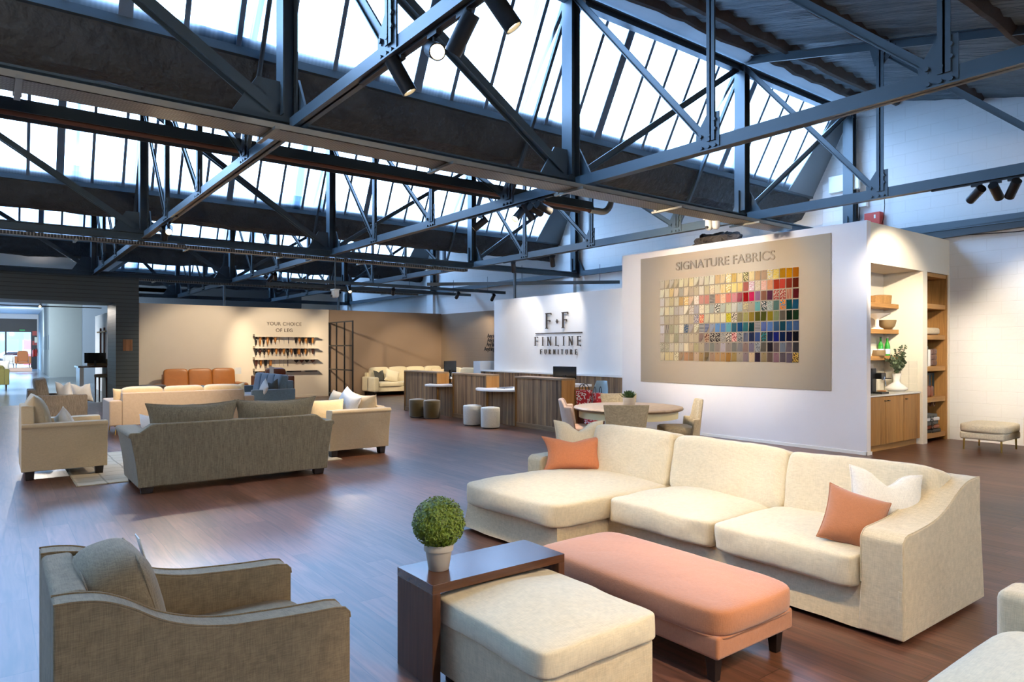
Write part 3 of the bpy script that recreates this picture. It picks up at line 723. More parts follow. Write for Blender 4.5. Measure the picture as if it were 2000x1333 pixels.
# ================================================================== FURNITURE
def arc(cx, cz, r, a0, a1, n=6): return [(cx+r*math.cos(math.radians(a0+(a1-a0)*i/n)), cz+r*math.sin(math.radians(a0+(a1-a0)*i/n))) for i in range(n+1)]
def smooth_line(pts, n=6):
    "Catmull-Rom through 2D points"
    out = []; P = [pts[0]]+list(pts)+[pts[-1]]
    for i in range(1, len(P)-2):
        for j in range(n):
            t = j/n; q = []
            for c in (0, 1):
                a, b_, d, e = P[i-1][c], P[i][c], P[i+1][c], P[i+2][c]
                q.append(.5*(2*b_+(d-a)*t+(2*a-5*b_+4*d-e)*t*t+(3*b_-a-3*d+e)*t**3))
            out.append(tuple(q))
    out.append(pts[-1]); return out
def leaned(b, ang, at):
    "tilt cushion verts about the x axis then move"
    R_ = Matrix.Rotation(ang, 4, 'X'); 
    for v in b.verts: v.co = R_ @ v.co + Vector(at)
    return b
def pillow_thing(label, loc, rz, w, h, t, mat, tilt=.25, pinch=.1, chop=0, piping=True, roll=0, seed=0, cat='cushion', name='scatter_cushion', group=None, pr=.005):
    "loc = bottom middle of the cushion; it leans back along local +y"
    o = bpy.data.objects.new(name, None); COL.objects.link(o); tag(o, label, cat, group)
    o.location = Vector(loc); o.rotation_mode = 'XYZ'
    mt = Matrix.Rotation(rz, 4, 'Z') @ Matrix.Rotation(-tilt, 4, 'X') @ Matrix.Rotation(roll, 4, 'Y') @ Matrix.Translation((0,0,h/2))
    b = bm_(); pillow(b, w, h, t, pinch, seed=seed, chop=chop)
    for v in b.verts: v.co = mt @ v.co
    mesh_obj('cushion_cover', b, mat, o, ang=60)
    if piping:
        b = bm_(); pillow_piping(b, w, h, pinch, r=pr, chop=chop)
        for v in b.verts: v.co = mt @ v.co
        mesh_obj('piping', b, mat, o, ang=80)
    return o
def sofa(name, label, cat, loc, rz, w, d, mat, seat=.43, back=.8, arm=.62, arm_w=.16, base=.12, nseat=2, nback=None, back_t=.18, flare=0,
         leg='block', legmat=None, cush_h=.16, bc_top=.92, bc_t=.2, bc_style='box', group=None, body_mat=None, arm_front=0, bcw=0, rounded=.03, piping=False):
    "local frame: width x, front at -y, origin on the floor under the centre"
    t = thing(name, label, cat, loc, rz, group); bmt = body_mat or mat; legmat = legmat or M['darkwood_leg']; nback = nback or nseat
    hw, hd = w/2, d/2; iw = w-2*arm_w
    b = bm_(); box(b, -hw+arm_w*.8, -hd+.05, base, hw-arm_w*.8, hd-.03, seat-cush_h+.02); mesh_obj('base', b, bmt, t, bevel=.02)
    for s in (-1, 1):
        x0 = s*(hw-arm_w)
        if flare:
            o_ = arm_w
            pr_ = [(0,base),(o_,base)]+[(o_+.012,base+.15),(o_+.03*1,base+.3)]+[(o_+flare*.75,arm-.06)]+arc(o_+flare-.035, arm-.03, .035, -30, 90, 5)+[(.02,arm)]+[(0,arm-.03)]
            pr_ = [(x0+s*u, v) for u, v in pr_]
        else: pr_ = [(x0,base),(x0+s*arm_w,base),(x0+s*arm_w,arm),(x0,arm)]
        b = bm_(); prism(b, pr_, -hd+arm_front, hd, 'y'); mesh_obj('arm', b, bmt, t, bevel=rounded if not flare else .012, seg=3, ang=50)
    fl = flare*.8
    b = bm_(); prism(b, [(-hw+arm_w,base),(hw-arm_w,base),(hw-arm_w,back),(-hw+arm_w,back)] if not flare else [(-hw+arm_w*.5,base),(hw-arm_w*.5,base),(hw-arm_w*.4+fl,arm-.02),(hw-arm_w+fl*.3,back-.01),(hw-arm_w-.02+fl*.3,back),(-hw+arm_w+.02-fl*.3,back),(-hw+arm_w-fl*.3,back-.01),(-hw+arm_w*.4-fl,arm-.02)], hd-back_t, hd-.001, 'y')
    mesh_obj('back', b, bmt, t, bevel=.018, seg=3)
    cw = iw/nseat
    for i in range(nseat):
        b = bm_(); superq(b, (-iw/2+cw*(i+.5), -.04-back_t/2+.0, seat-cush_h/2), (cw-.008, d-back_t-.03, cush_h), k=7, n=12, puff=.02, seed=i, wob=.008)
        mesh_obj('seat_cushion', b, mat, t, ang=80)
    cw = (iw+bcw)/nback
    for i in range(nback):
        b = bm_(); hh = bc_top-seat+.02
        if bc_style == 'box': superq(b, (0,0,0), (cw-.012, bc_t, hh), k=7, n=12, puff=0, seed=i+5, wob=.008)
        else: pillow(b, cw+.05, hh+.05, bc_t*1.5, .13, seed=i+5, wob=.01)
        leaned(b, -.16 if bc_style == 'box' else -.2, (-(iw+bcw)/2+cw*(i+.5), hd-back_t-bc_t/2+.03, seat+hh/2-.02))
        c = mesh_obj('back_cushion', b, mat, t, ang=80)
        if piping and bc_style != 'box':
            b = bm_(); pillow_piping(b, cw+.05, hh+.05, .13, r=.006); leaned(b, -.2, (-(iw+bcw)/2+cw*(i+.5), hd-back_t-bc_t/2+.03, seat+hh/2-.02)); mesh_obj('piping', b, mat, c, ang=80)
    for sx in (-1, 1):
        for sy in (-1, 1):
            b = bm_(); lx, ly = sx*(hw-arm_w*.5-.02), sy*(hd-.09)
            if leg == 'block': box(b, lx-.07, ly-.05, 0, lx+.07, ly+.05, base+.01, taper=.82)
            elif leg == 'taper': box(b, lx-.03, ly-.03, 0, lx+.03, ly+.03, base+.01, taper=.6)
            else: tube(b, [(lx,ly,base+.01),(lx+sx*.02,ly+sy*.02,0)], [.012,.008], 8); box(b, lx-.04, ly-.04, base-.012, lx+.04, ly+.04, base)
            mesh_obj('leg', b, legmat, t, bevel=.004 if leg != 'pin' else 0)
    return t

# ---- armchair at the lower left, seen from behind its near arm
def near_armchair():
    t = thing('armchair', 'grey-beige linen armchair with swooping arms at the bottom left corner', 'armchair', (.66, 3.03, 0), PI/2)
    # local: x = world y, y = -world x ; front at -y
    def prof(lo):
        top = smooth_line([(.505,.825),(.44,.822),(.36,.805),(.28,.765),(.19,.705),(.09,.662),(-.03,.632),(-.17,.618),(-.32,.607),(-.44,.602)], 5)
        return [(.505,.09)]+top+arc(-.465, .56, .042, 80, 0+180-180, 1)[:0]+[(-.485,.594),(-.505,.572),(-.508,.55),(-.508,.09)]
    for s in (-1, 1):
        b = bm_(); x0, x1 = sorted((s*.29, s*.405)); prism(b, prof(0), x0, x1, 'x'); a = mesh_obj('arm', b, M['steelblue'], t, bevel=.012, seg=3, ang=50)
        for xe in (x0+.004, x1-.004):
            b = bm_(); pts = [(xe, u, v+.001) for u, v in prof(0)[1:-1]]; tube(b, pts, .0045, 6); mesh_obj('piping', b, M['steelblue'], a)
    b = bm_(); prism(b, [(.505,.09),(.505,.825),(.40,.825),(.36,.3),(.36,.09)], -.285, .285, 'x'); mesh_obj('back', b, M['steelblue'], t, bevel=.02, seg=3)
    b = bm_(); box(b, -.29, -.49, .09, .29, .4, .3); mesh_obj('base', b, M['steelblue'], t, bevel=.015)
    b = bm_(); superq(b, (0,-.07,.375), (.572,.86,.16), k=8, n=14, puff=.03, seed=3, wob=.006); mesh_obj('seat_cushion', b, M['steelblue'], t, ang=80)
    b = bm_(); superq(b, (0,0,0), (.54,.26,.44), k=3.6, n=18, puff=.02, seed=8, wob=.010)
    leaned(b, -.26, (-.0,.265,.655)); c = mesh_obj('back_cushion', b, M['steelblue'], t, ang=80)
    b = bm_()
    for sg in (-1, 1):
        pts = []
        for k in range(48):
            a = 2*PI*k/48; ca, sa = math.cos(a), math.sin(a); L = (abs(ca)**5+abs(sa)**5)**(1/5); pts.append((ca/L*.252, sg*.088, sa/L*.208))
        tube(b, pts, .003, 6, closed=True)
    leaned(b, -.26, (-.0,.265,.655)); mesh_obj('seam', b, M['steelblue'], c)
    for sx in (-1, 1):
        for sy in (-1, 1):
            b = bm_(); box(b, sx*.34-.03, sy*.44-.03, 0, sx*.34+.03, sy*.44+.03, .1, taper=.7); mesh_obj('leg', b, M['darkwood_leg'], t)
    # price tag over the cushion
    b = bm_(); box(b, -.05, -.002, -.11, .05, .002, .11)
    leaned(b, -.26, (.17,.152,.765)); tag(mesh_obj('price_tag', b, M['paper'], None, smooth=False), 'white paper price tag hanging over the near armchair cushion', 'price tag')
    o = bpy.data.objects['price_tag']; 
    for v in o.data.vertices: v.co = Matrix.Rotation(PI/2, 4, 'Z') @ v.co + Vector((.66,3.03,0))
near_armchair()

# ---- big sectional with chaise
def sectional():
    ox, oy = 4.6, 3.5
    t = thing('sectional_sofa', 'long cream slipcovered corner sofa with chaise and loose cushions', 'sofa', (ox, oy, 0), 0)
    def L(x, y): return x-ox, y-oy
    lin = M['linen']
    def skirt_box(x0, y0, x1, y1, z0, z1, seed=0, flare=.03, side=None):
        "slipcover skirt with slight flare and soft folds"
        b = bm_(); nx, ny, nz = 26, 40, 8; per = []
        n1 = max(2, int((x1-x0)/.06)); n2 = max(2, int((y1-y0)/.06))
        for i in range(n1): per.append((x0+(x1-x0)*i/n1, y0, 0, -1))
        for i in range(n2): per.append((x1, y0+(y1-y0)*i/n2, 1, 0))
        for i in range(n1): per.append((x1-(x1-x0)*i/n1, y1, 0, 1))
        for i in range(n2): per.append((x0, y1-(y1-y0)*i/n2, -1, 0))
        rings = []
        for k in range(nz+1):
            f = k/nz; z = z1+(z0-z1)*f; r = []
            for x, y, ux, uy in per:
                q = Vector((x*2.4+seed, y*2.4, z*1.2)); a = noise.noise(q)*.022*f+noise.noise(q*2.5)*.008*f; o = flare*f*f+a
                cx_, cy2 = (x-(x0+x1)/2)/(x1-x0)*2, (y-(y0+y1)/2)/(y1-y0)*2
                dx = o*(ux if ux else (cx_ if abs(cx_) > .98 else 0)); dy = o*(uy if uy else (cy2 if abs(cy2) > .98 else 0))
                lift = .012*noise.noise(Vector((x*3+seed, y*3, 0)))*f
                r.append(b.verts.new((x+dx-ox, y+dy-oy, z+lift)))
            rings.append(r)
        m = len(per)
        for A, B in zip(rings, rings[1:]):
            for k in range(m): b.faces.new((A[k], A[(k+1) % m], B[(k+1) % m], B[k]))
        b.faces.new(rings[0]); return b
    mesh_obj('skirt', skirt_box(4.03, 1.93, 5.1, 4.0, .03, .29, 1), lin, t, ang=50)
    mesh_obj('skirt', skirt_box(3.47, 3.98, 5.1, 5.22, .03, .29, 4), lin, t, ang=50)
    # right arm with swooped top, part of the slipcover
    top = smooth_line([(5.13,.815),(5.05,.815),(4.96,.81),(4.86,.79),(4.74,.745),(4.62,.69),(4.5,.65),(4.36,.625),(4.2,.612),(4.08,.606)], 5)
    def armp(x):
        return [(5.15,.03),(5.13,.6)]+top+[(4.045,.597),(4.015,.57),(4.01,.54),(4.015,.3),(4.0,.03)]
    b = bm_(); prism(b, [(u-ox, v) for u, v in armp(0)], 1.69-oy, 1.93-oy, 'y')
    for v in b.verts:
        if v.co.z < .1: v.co.y += (-.012 if v.co.y < 1.8-oy else 0)+.004*math.sin(v.co.x*9); v.co.x += -.008 if v.co.x < 0 else .006
    a = mesh_obj('arm', b, lin, t, bevel=.022, seg=4, ang=50)
    for xe in (1.697, 1.925):
        b = bm_(); tube(b, [(u-ox, xe-oy, v+.001) for u, v in armp(0)[1:-1]], .004, 6); mesh_obj('seam', b, lin, a)
    b = bm_(); prism(b, [(3.995-ox,.03),(4.012-ox,.30),(4.03-ox,.30),(4.03-ox,.03)], 1.695-oy, 1.722-oy, 'y'); mesh_obj('kick_pleat', b, lin, t, bevel=.006)
    # far arm
    b = bm_(); prism(b, [(5.13-ox,.03),(5.13-ox,.7),(5.0-ox,.7),(4.85-ox,.62),(4.7-ox,.585),(4.36-ox,.58),(4.32-ox,.55),(4.31-ox,.03)], 5.2-oy, 5.42-oy, 'y'); mesh_obj('arm', b, lin, t, bevel=.03, seg=4, ang=50)
    b = bm_(); prism(b, [(5.15-ox,.03),(5.14-ox,.80),(4.98-ox,.80),(4.94-ox,.3),(4.94-ox,.03)], 1.9-oy, 5.25-oy, 'y'); mesh_obj('back', b, lin, t, bevel=.03, seg=3)
    for i, (x0, y0, x1, y1, z, s) in enumerate(((3.95,1.945,4.98,2.92,.215,2),(3.95,2.93,4.98,3.93,.215,3),(3.39,3.945,4.98,5.2,.21,4))):
        b = bm_(); th = .20
        superq(b, ((x0+x1)/2-ox, (y0+y1)/2-oy, .285+th/2-.03), (x1-x0, y1-y0, th), k=13, n=28, puff=.045, seed=s*3, wob=.014)
        c = mesh_obj('seat_cushion', b, M['linen_l'], t, ang=80)
        b = bm_(); pts = []
        for k in range(80):
            q = 2*PI*k/80; ca, sa = math.cos(q), math.sin(q); Lk = (abs(ca)**13+abs(sa)**13)**(1/13); pts.append(((x0+x1)/2-ox+ca/Lk*(x1-x0)*.493, (y0+y1)/2-oy+sa/Lk*(y1-y0)*.493, .285+th-.03-.032))
        tube(b, pts, .0032, 6, closed=True); mesh_obj('seam', b, M['seam'], c)
    for i, (y0, y1, zt) in enumerate(((1.80,2.84,.88),(2.83,3.92,.885),(3.93,4.93,.9))):
        b = bm_(); superq(b, (0,0,0), (y1-y0-.01, .23, zt-.40), k=10, n=22, puff=0, seed=20+i, wob=.016); leaned(b, -.22, (0,0,0))
        R_ = Matrix.Rotation(-PI/2, 4, 'Z')
        for v in b.verts: v.co = R_ @ v.co + Vector((4.84-ox, (y0+y1)/2-oy, .40+(zt-.40)/2))
        mesh_obj('back_cushion', b, M['linen_l'], t, ang=80)
    for x, y in ((4.1,1.85),(5.0,1.85),(3.6,5.1),(5.0,5.3),(3.6,4.1)):
        b = bm_(); box(b, x-.03-ox, y-.03-oy, 0, x+.03-ox, y+.03-oy, .06); mesh_obj('foot', b, M['darkwood_leg'], t)
sectional()
FX = -PI/2   # cushions that face -x
pillow_thing('salmon pink square cushion resting at the right end of the cream sofa', (4.13, 2.06, .445), FX+.75, .36, .37, .16, M['blush'], tilt=.55, roll=.35, seed=1)
pillow_thing('cream piped cushion tucked behind the salmon one against the swooped arm', (4.45, 1.985, .445), FX+.80, .44, .45, .17, M['pillow_f'], tilt=.34, roll=.14, chop=.09, seed=2)
pillow_thing('coral lumbar cushion leaning at the chaise end of the cream sofa', (4.50, 4.92, .455), -.62, .60, .35, .18, M['coral'], tilt=.35, pinch=.2, chop=.03, seed=3)
pillow_thing('cream chopped cushion behind the coral lumbar cushion', (4.68, 5.03, .455), -.66, .50, .48, .2, M['linen_l'], tilt=.22, chop=.09, seed=4)

# ---- blush bench
t = thing('bench_ottoman', 'long blush pink upholstered bench with dark tapered legs', 'bench', (3.13, 2.72, 0))
b = bm_(); superq(b, (0,0,.305), (.70,1.42,.155), k=9, n=22, puff=.012, seed=1, wob=.003); c = mesh_obj('cushion_top', b, M['blush'], t, ang=80)
b = bm_(); box(b, -.335,-.695,.13,.335,.695,.245); mesh_obj('upholstered_frame', b, M['blush'], t, bevel=.018, seg=3)
b = bm_(); pts = []
for k in range(72):
    q = 2*PI*k/72; ca, sa = math.cos(q), math.sin(q); Lk = (abs(ca)**14+abs(sa)**14)**(1/14); pts.append((ca/Lk*.338, sa/Lk*.70, .237))
tube(b, pts, .007, 8, closed=True); mesh_obj('piping', b, M['blush'], t)
for sx in (-1, 1):
    for sy in (-1, 1):
        b = bm_(); box(b, sx*.27-.032, sy*.625-.032, 0, sx*.27+.032, sy*.625+.032, .135, taper=.68); mesh_obj('leg', b, M['darkwood_leg'], t, bevel=.003)

# ---- waterfall side table over the ottoman
t = thing('waterfall_table', 'dark walnut waterfall side table standing over the cream ottoman', 'side table', (2.115, 3.03, 0))
b = bm_(); box(b, -.425,-.18,.462,.425,.18,.507); mesh_obj('table_top', b, M['walnut'], t, bevel=.002)
for s in (-1, 1):
    b = bm_(); box(b, *( (-.425,-.18,0,-.38,.18,.4625) if s < 0 else (.38,-.18,0,.425,.18,.4625) )); mesh_obj('side_panel', b, M['walnut_v'], t, bevel=.002)
# ---- linen ottoman
t = thing('square_ottoman', 'square cream linen ottoman pushed under the walnut side table', 'ottoman', (2.11, 2.53, 0))
b = bm_(); superq(b, (0,0,.365), (.71,.86,.13), k=14, n=28, puff=.03, seed=9, wob=.010); c = mesh_obj('cushion_top', b, M['linen_l'], t, ang=80)
b = bm_(); pts = []
for k in range(72):
    q = 2*PI*k/72; ca, sa = math.cos(q), math.sin(q); Lk = (abs(ca)**9+abs(sa)**9)**(1/9); pts.append((ca/Lk*.353, sa/Lk*.428, .398))
tube(b, pts, .003, 6, closed=True); mesh_obj('seam', b, M['seam'], c)
b = bm_(); box(b, -.335,-.41,.03,.335,.41,.31); mesh_obj('slipcover', b, M['linen'], t, bevel=.02, seg=3)
for sx in (-1, 1):
    for sy in (-1, 1):
        b = bm_(); box(b, sx*.28-.03, sy*.35-.03, 0, sx*.28+.03, sy*.35+.03, .04); mesh_obj('foot', b, M['darkwood_leg'], t)
# ---- topiary
t = thing('potted_topiary', 'round clipped box ball in a clay pot on the walnut side table', 'potted plant', (1.845, 3.05, .507))
b = bm_(); lathe(b, [(0,0),(.05,0),(.053,.003),(.068,.095),(.069,.1),(.076,.101),(.078,.13),(.074,.135),(.068,.133),(.064,.11),(0,.108)], n=40); mesh_obj('pot', b, M['pot'], t, ang=50)
b = bm_(); lathe(b, [(0,.11),(.066,.11),(.05,.118),(0,.122)]); mesh_obj('soil', b, M['soil'], t)
b = bm_(); tube(b, [(0,0,.11),(0,0,.2)], .01, 8); mesh_obj('stem', b, M['basket'], t)
b = bm_(); rnd = random.Random(4); C = Vector((0,0,.242))
bmesh.ops.create_icosphere(b, subdivisions=3, radius=.115, matrix=Matrix.Translation(C))
for v in b.verts: v.co += (v.co-C).normalized()*noise.noise(v.co*40)*.008
for i in range(4600):
    z = rnd.uniform(-1,1); a = rnd.uniform(0,2*PI); r = math.sqrt(1-z*z); d = Vector((r*math.cos(a), r*math.sin(a), z)); rad = .128+.008*noise.noise(d*5)+rnd.uniform(-.010,.009)
    p = C+Vector((d.x,d.y,d.z*.97))*rad; n_ = (d+Vector((rnd.uniform(-1,1),rnd.uniform(-1,1),rnd.uniform(-.4,1)))*.75).normalized(); u = n_.orthogonal().normalized(); u = Matrix.Rotation(rnd.uniform(0,6.28),3,n_) @ u; w_ = n_.cross(u); s = rnd.uniform(.0048,.0082)
    q = [b.verts.new(p+u*s*x+w_*s*.62*y+n_*s*.25*(x*x)) for x, y in ((-1,0),(-.4,.8),(.5,.8),(1.1,0),(.5,-.8),(-.4,-.8))]
    b.faces.new(q)
mesh_obj.keep = True; mesh_obj('foliage', b, M['leaf'], t, smooth=False); mesh_obj.keep = False

# ---- chair corner at bottom right
t = thing('cream_armchair', 'cream linen chair cut off by the bottom right corner', 'armchair', (2.98, .48, 0))
b = bm_(); superq(b, (-.06,.03,.40), (1.02,1.04,.2), k=8, n=18, puff=.05, seed=11, wob=.012); mesh_obj('seat_cushion', b, M['linen_l'], t, ang=80)
b = bm_(); box(b, -.45,-.45,.05,.47,.5,.32); mesh_obj('base', b, M['linen'], t, bevel=.02)
for x in (.455,):
    b = bm_(); box(b, x,-.5,.05,x+.22,.60,.615); mesh_obj('arm', b, M['linen'], t, bevel=.04, seg=4)
b = bm_(); box(b, -.6,-.75,.05,.62,-.46,.8); mesh_obj('back', b, M['linen'], t, bevel=.04, seg=4)

# ---- lounge group in the middle distance
b = bm_(); n1, n2 = 60, 50; g = [[b.verts.new((.80+3.35*i/n1, 9.62+2.85*j/n2, .012+.004*noise.noise(Vector((i*.5,j*.5,0))))) for j in range(n2+1)] for i in range(n1+1)]
for i in range(n1):
    for j in range(n2): b.faces.new((g[i][j],g[i+1][j],g[i+1][j+1],g[i][j+1]))
def rug_mat():
    m, n, l, p = mat_('woven_rug'); tc = n.new('ShaderNodeTexCoord'); w1 = n.new('ShaderNodeTexVoronoi'); w1.feature = 'DISTANCE_TO_EDGE'; w1.inputs['Scale'].default_value = 3.2; w1.inputs['Randomness'].default_value = .15
    l.new(tc.outputs['Object'], w1.inputs['Vector']); w2 = n.new('ShaderNodeTexNoise'); w2.inputs['Scale'].default_value = 160; l.new(tc.outputs['Object'], w2.inputs['Vector'])
    g_ = n.new('ShaderNodeMath'); g_.operation = 'LESS_THAN'; g_.inputs[1].default_value = .035; l.new(w1.outputs['Distance'], g_.inputs[0])
    h = n.new('ShaderNodeMath'); h.operation = 'MULTIPLY'; l.new(g_.outputs[0], h.inputs[0]); l.new(w2.outputs['Fac'], h.inputs[1])
    mx = n.new('ShaderNodeMix'); mx.data_type = 'RGBA'; mx.inputs[6].default_value = srgb('c8baa0'); mx.inputs[7].default_value = srgb('6e6250'); l.new(h.outputs[0], mx.inputs[0]); l.new(mx.outputs[2], p.inputs['Base Color']); p.inputs['Roughness'].default_value = 1
    bp = n.new('ShaderNodeBump'); bp.inputs['Strength'].default_value = .5; bp.inputs['Distance'].default_value = .004; l.new(w2.outputs['Fac'], bp.inputs['Height']); l.new(bp.outputs[0], p.inputs['Normal']); return m
r = solo('area_rug', b, rug_mat(), 'cream patterned rug under the lounge group behind the sage sofa', 'rug'); md = r.modifiers.new('thick', 'SOLIDIFY'); md.thickness = .012; md.offset = -1

sofa('sage_sofa', 'big sage grey sofa seen from behind, two large back cushions', 'sofa', (2.42, 9.18, 0), PI, 2.22, 1.04, M['green_f'], back=.79, arm=.70, arm_w=.15, flare=.10, nseat=2, nback=2, bc_style='pillow', bc_top=1.0, bc_t=.2, base=.075, bcw=.06, back_t=.16, piping=True)
pillow_thing('pale ivory cushion peeking out at the left arm of the sage sofa', (1.62, 9.35, .45), PI/2+.5, .42, .40, .15, M['white_f'], tilt=.2, seed=5)
sofa('cream_lounge_chair', 'cream armchair seen side on at far left beside the rug', 'armchair', (.75, 10.86, 0), PI/2, .86, .93, M['cream_f'], back=.93, arm=.71, arm_w=.12, flare=.09, nseat=1, bc_style='pillow', bc_top=1.04, bc_t=.18, base=.11, back_t=.14)
pillow_thing('small pale green cushion on the cream armchair at far left', (.86, 10.82, .50), PI/2+.4, .38, .36, .13, M['white_f'], tilt=.3, roll=.5, seed=6)
sofa('cream_sofa', 'cream sofa at right of the rug with its flared arm towards the viewer', 'sofa', (4.52, 10.78, 0), -PI/2, 1.95, .98, M['cream_f'], back=.74, arm=.72, arm_w=.15, flare=.10, nseat=2, bc_style='pillow', bc_top=.90, base=.11, back_t=.14)
pillow_thing('large white pillow standing against the flared arm of the cream sofa', (4.52, 10.55, .50), -PI/2, .70, .50, .22, M['white_f'], tilt=.4, roll=.22, seed=7)
pillow_thing('long cream bolster cushion lying near the arm of the cream sofa', (4.15, 10.2, .50), .05, .62, .36, .14, M['cream_f'], tilt=.2, seed=8)
pillow_thing('small sage cushion in front of the large white pillow', (4.30, 10.35, .46), -.1, .40, .36, .14, M['green_f'], tilt=.2, chop=.05, seed=9)
sofa('three_seat_sofa', 'low cream three seat sofa on pin legs behind the sage sofa', 'sofa', (3.12, 15.45, 0), PI, 2.7, 1.0, M['cream_f'], back=.80, arm=.66, arm_w=.22, nseat=3, bc_top=.90, base=.17, back_t=.18, leg='pin', legmat=M['brass'], body_mat=M['pink_f'])
pillow_thing('cream square cushion at the left end of the low three seat sofa', (2.05, 15.3, .46), PI+.3, .42, .42, .14, M['cream_f'], tilt=.1, seed=10)
pillow_thing('olive beige cushion at the right end of the low three seat sofa', (4.15, 15.25, .47), PI-.3, .46, .44, .14, M['ivory'], tilt=.1, roll=.1, chop=.06, seed=12)
pillow_thing('navy trimmed cushion beside the olive beige one on the low sofa', (3.72, 15.4, .47), PI, .46, .42, .12, M['blue_f'], tilt=.1, seed=13)
sofa('tweed_sofa', 'grey tweed chair with stacked back cushion near the portal', 'armchair', (1.13, 17.95, 0), PI/2, 1.0, 1.06, M['grey_f'], back=.78, arm=.66, arm_w=.16, nseat=1, bc_top=1.02, bc_t=.24, base=.1, back_t=.16)
pillow_thing('white chopped cushion on the grey tweed chair', (1.30, 17.8, .48), PI/2+.5, .5, .46, .16, M['white_f'], tilt=.2, chop=.08, seed=14)
pillow_thing('second white cushion on the grey tweed chair, nearer its front edge', (1.62, 17.9, .48), PI/2+.9, .46, .42, .16, M['white_f'], tilt=.3, chop=.06, seed=15)
sofa('tan_leather_sofa', 'tan leather three seat sofa against the leg display wall', 'sofa', (5.05, 22.15, 0), 0, 2.55, .95, M['tan'], back=.88, arm=.62, arm_w=.26, nseat=3, bc_top=1.05, bc_t=.2, base=.12, back_t=.2, rounded=.09)
b = bm_(); box(b, -.09, 0, 0, .09, .006, .2); solo('price_ticket', b, M['paper'], 'white price ticket on the tan leather sofa', 'price tag', loc=(6.0, 21.72, .88))
b = bm_(); box(b, -.3,-.3,0,.3,.3,.62); solo('side_table_block', b, M['grey_f'], 'low dark grey block left of the tan leather sofa', 'side table', loc=(3.62, 21.6, 0), bevel=.02)
sofa('blue_sofa', 'slate blue velvet sofa with a row of upright cushions', 'sofa', (5.72, 18.75, 0), -PI/2, 2.5, 1.1, M['blue_f'], back=.82, arm=.62, arm_w=.14, nseat=2, nback=4, bc_top=.98, bc_t=.22, base=.1, back_t=.18)
pillow_thing('small white cushion on the slate blue sofa', (5.45, 17.75, .46), -PI/2, .44, .40, .14, M['white_f'], tilt=.3, roll=.5, seed=17)
pillow_thing('dark teal cushion next to the white one on the slate blue sofa', (5.75, 17.72, .46), -PI/2+.4, .42, .38, .14, M['dark_cush'], tilt=.2, roll=-.3, chop=.05, seed=18)
sofa('brown_leather_chair', 'chestnut leather armchair beneath the leg display shelves', 'armchair', (6.78, 20.9, 0), PI, 1.0, 1.0, M['brownl'], back=.88, arm=.84, arm_w=.2, nseat=1, bc_top=1.08, bc_t=.22, base=.1, back_t=.2)
b = bm_(); box(b, -.06, -.004, 0, .06, 0, .26); solo('price_ticket', b, M['paper'], 'white price ticket on the chestnut leather armchair', 'price tag', loc=(6.62, 20.5, .86))
# corner sectional by the brown wall
def corner_sofa():
    t = thing('corner_sofa', 'ivory corner sofa wrapping the brown wall corner behind the desks', 'sofa', (10.55, 22.75, 0))
    iv = M['ivory']; W_ = 3.2; D_ = 1.0
    b = bm_(); box(b, 0,-D_,.14,.2,0,.66); mesh_obj('arm', b, iv, t, bevel=.05, seg=4)
    b = bm_(); box(b, .18,-D_+.06,.14,W_,-.02,.32); mesh_obj('base', b, iv, t, bevel=.02)
    b = bm_(); box(b, .1,-.2,.14,W_,-.01,.8); mesh_obj('back', b, iv, t, bevel=.03)
    b = bm_(); box(b, W_-.9,-5.6,.14,W_,-D_+.02,.32); mesh_obj('base', b, iv, t, bevel=.02)
    b = bm_(); box(b, W_-.02,-5.6,.14,W_+.15,-.02,.8); mesh_obj('back', b, iv, t, bevel=.03)
    for i in range(2):
        b = bm_(); superq(b, (.2+.5+i*1.0,-.56,.39), (.99,.84,.16), k=8, n=12, puff=.02, seed=i, wob=.006); mesh_obj('seat_cushion', b, iv, t, ang=80)
    for i in range(4):
        b = bm_(); superq(b, (0,0,0), (.74,.22,.56), k=6, n=12, seed=i+4, wob=.01); leaned(b, -.15, (.55+.74*i,-.26,.72)); mesh_obj('back_cushion', b, iv, t, ang=80)
    for i in range(4):
        b = bm_(); superq(b, (W_-.5,-1.6-i*1.05,.39), (.84,1.04,.16), k=8, n=12, puff=.02, seed=i, wob=.006); mesh_obj('seat_cushion', b, iv, t, ang=80)
        b = bm_(); superq(b, (0,0,0), (1.0,.22,.56), k=6, n=12, seed=i+9, wob=.01); leaned(b, -.15, (0,0,0))
        for v in b.verts: v.co = Matrix.Rotation(-PI/2, 4, 'Z') @ v.co + Vector((W_-.14,-1.3-i*1.05,.70))
        mesh_obj('back_cushion', b, iv, t, ang=80)
    for x, y in ((.1,-.9),(.1,-.1),(2.2,-.9),(2.4,-5.5),(3.2,-5.5)):
        b = bm_(); box(b, x-.04,y-.04,0,x+.04,y+.04,.15,taper=.7); mesh_obj('leg', b, M['darkwood_leg'], t)
corner_sofa()
pillow_thing('dark grey cushion at the arm of the ivory corner sofa', (11.02, 22.2, .48), .3, .46, .42, .14, M['dark_cush'], tilt=.3, chop=.06, seed=20)
pillow_thing('floppy ivory cushion beside the dark grey one', (11.3, 21.95, .48), -.2, .5, .46, .16, M['ivory'], tilt=.4, roll=.3, seed=21)
pillow_thing('pale cushion in the corner of the ivory sofa', (13.0, 21.6, .48), -.8, .5, .46, .14, M['cream_f'], tilt=.3, seed=22)
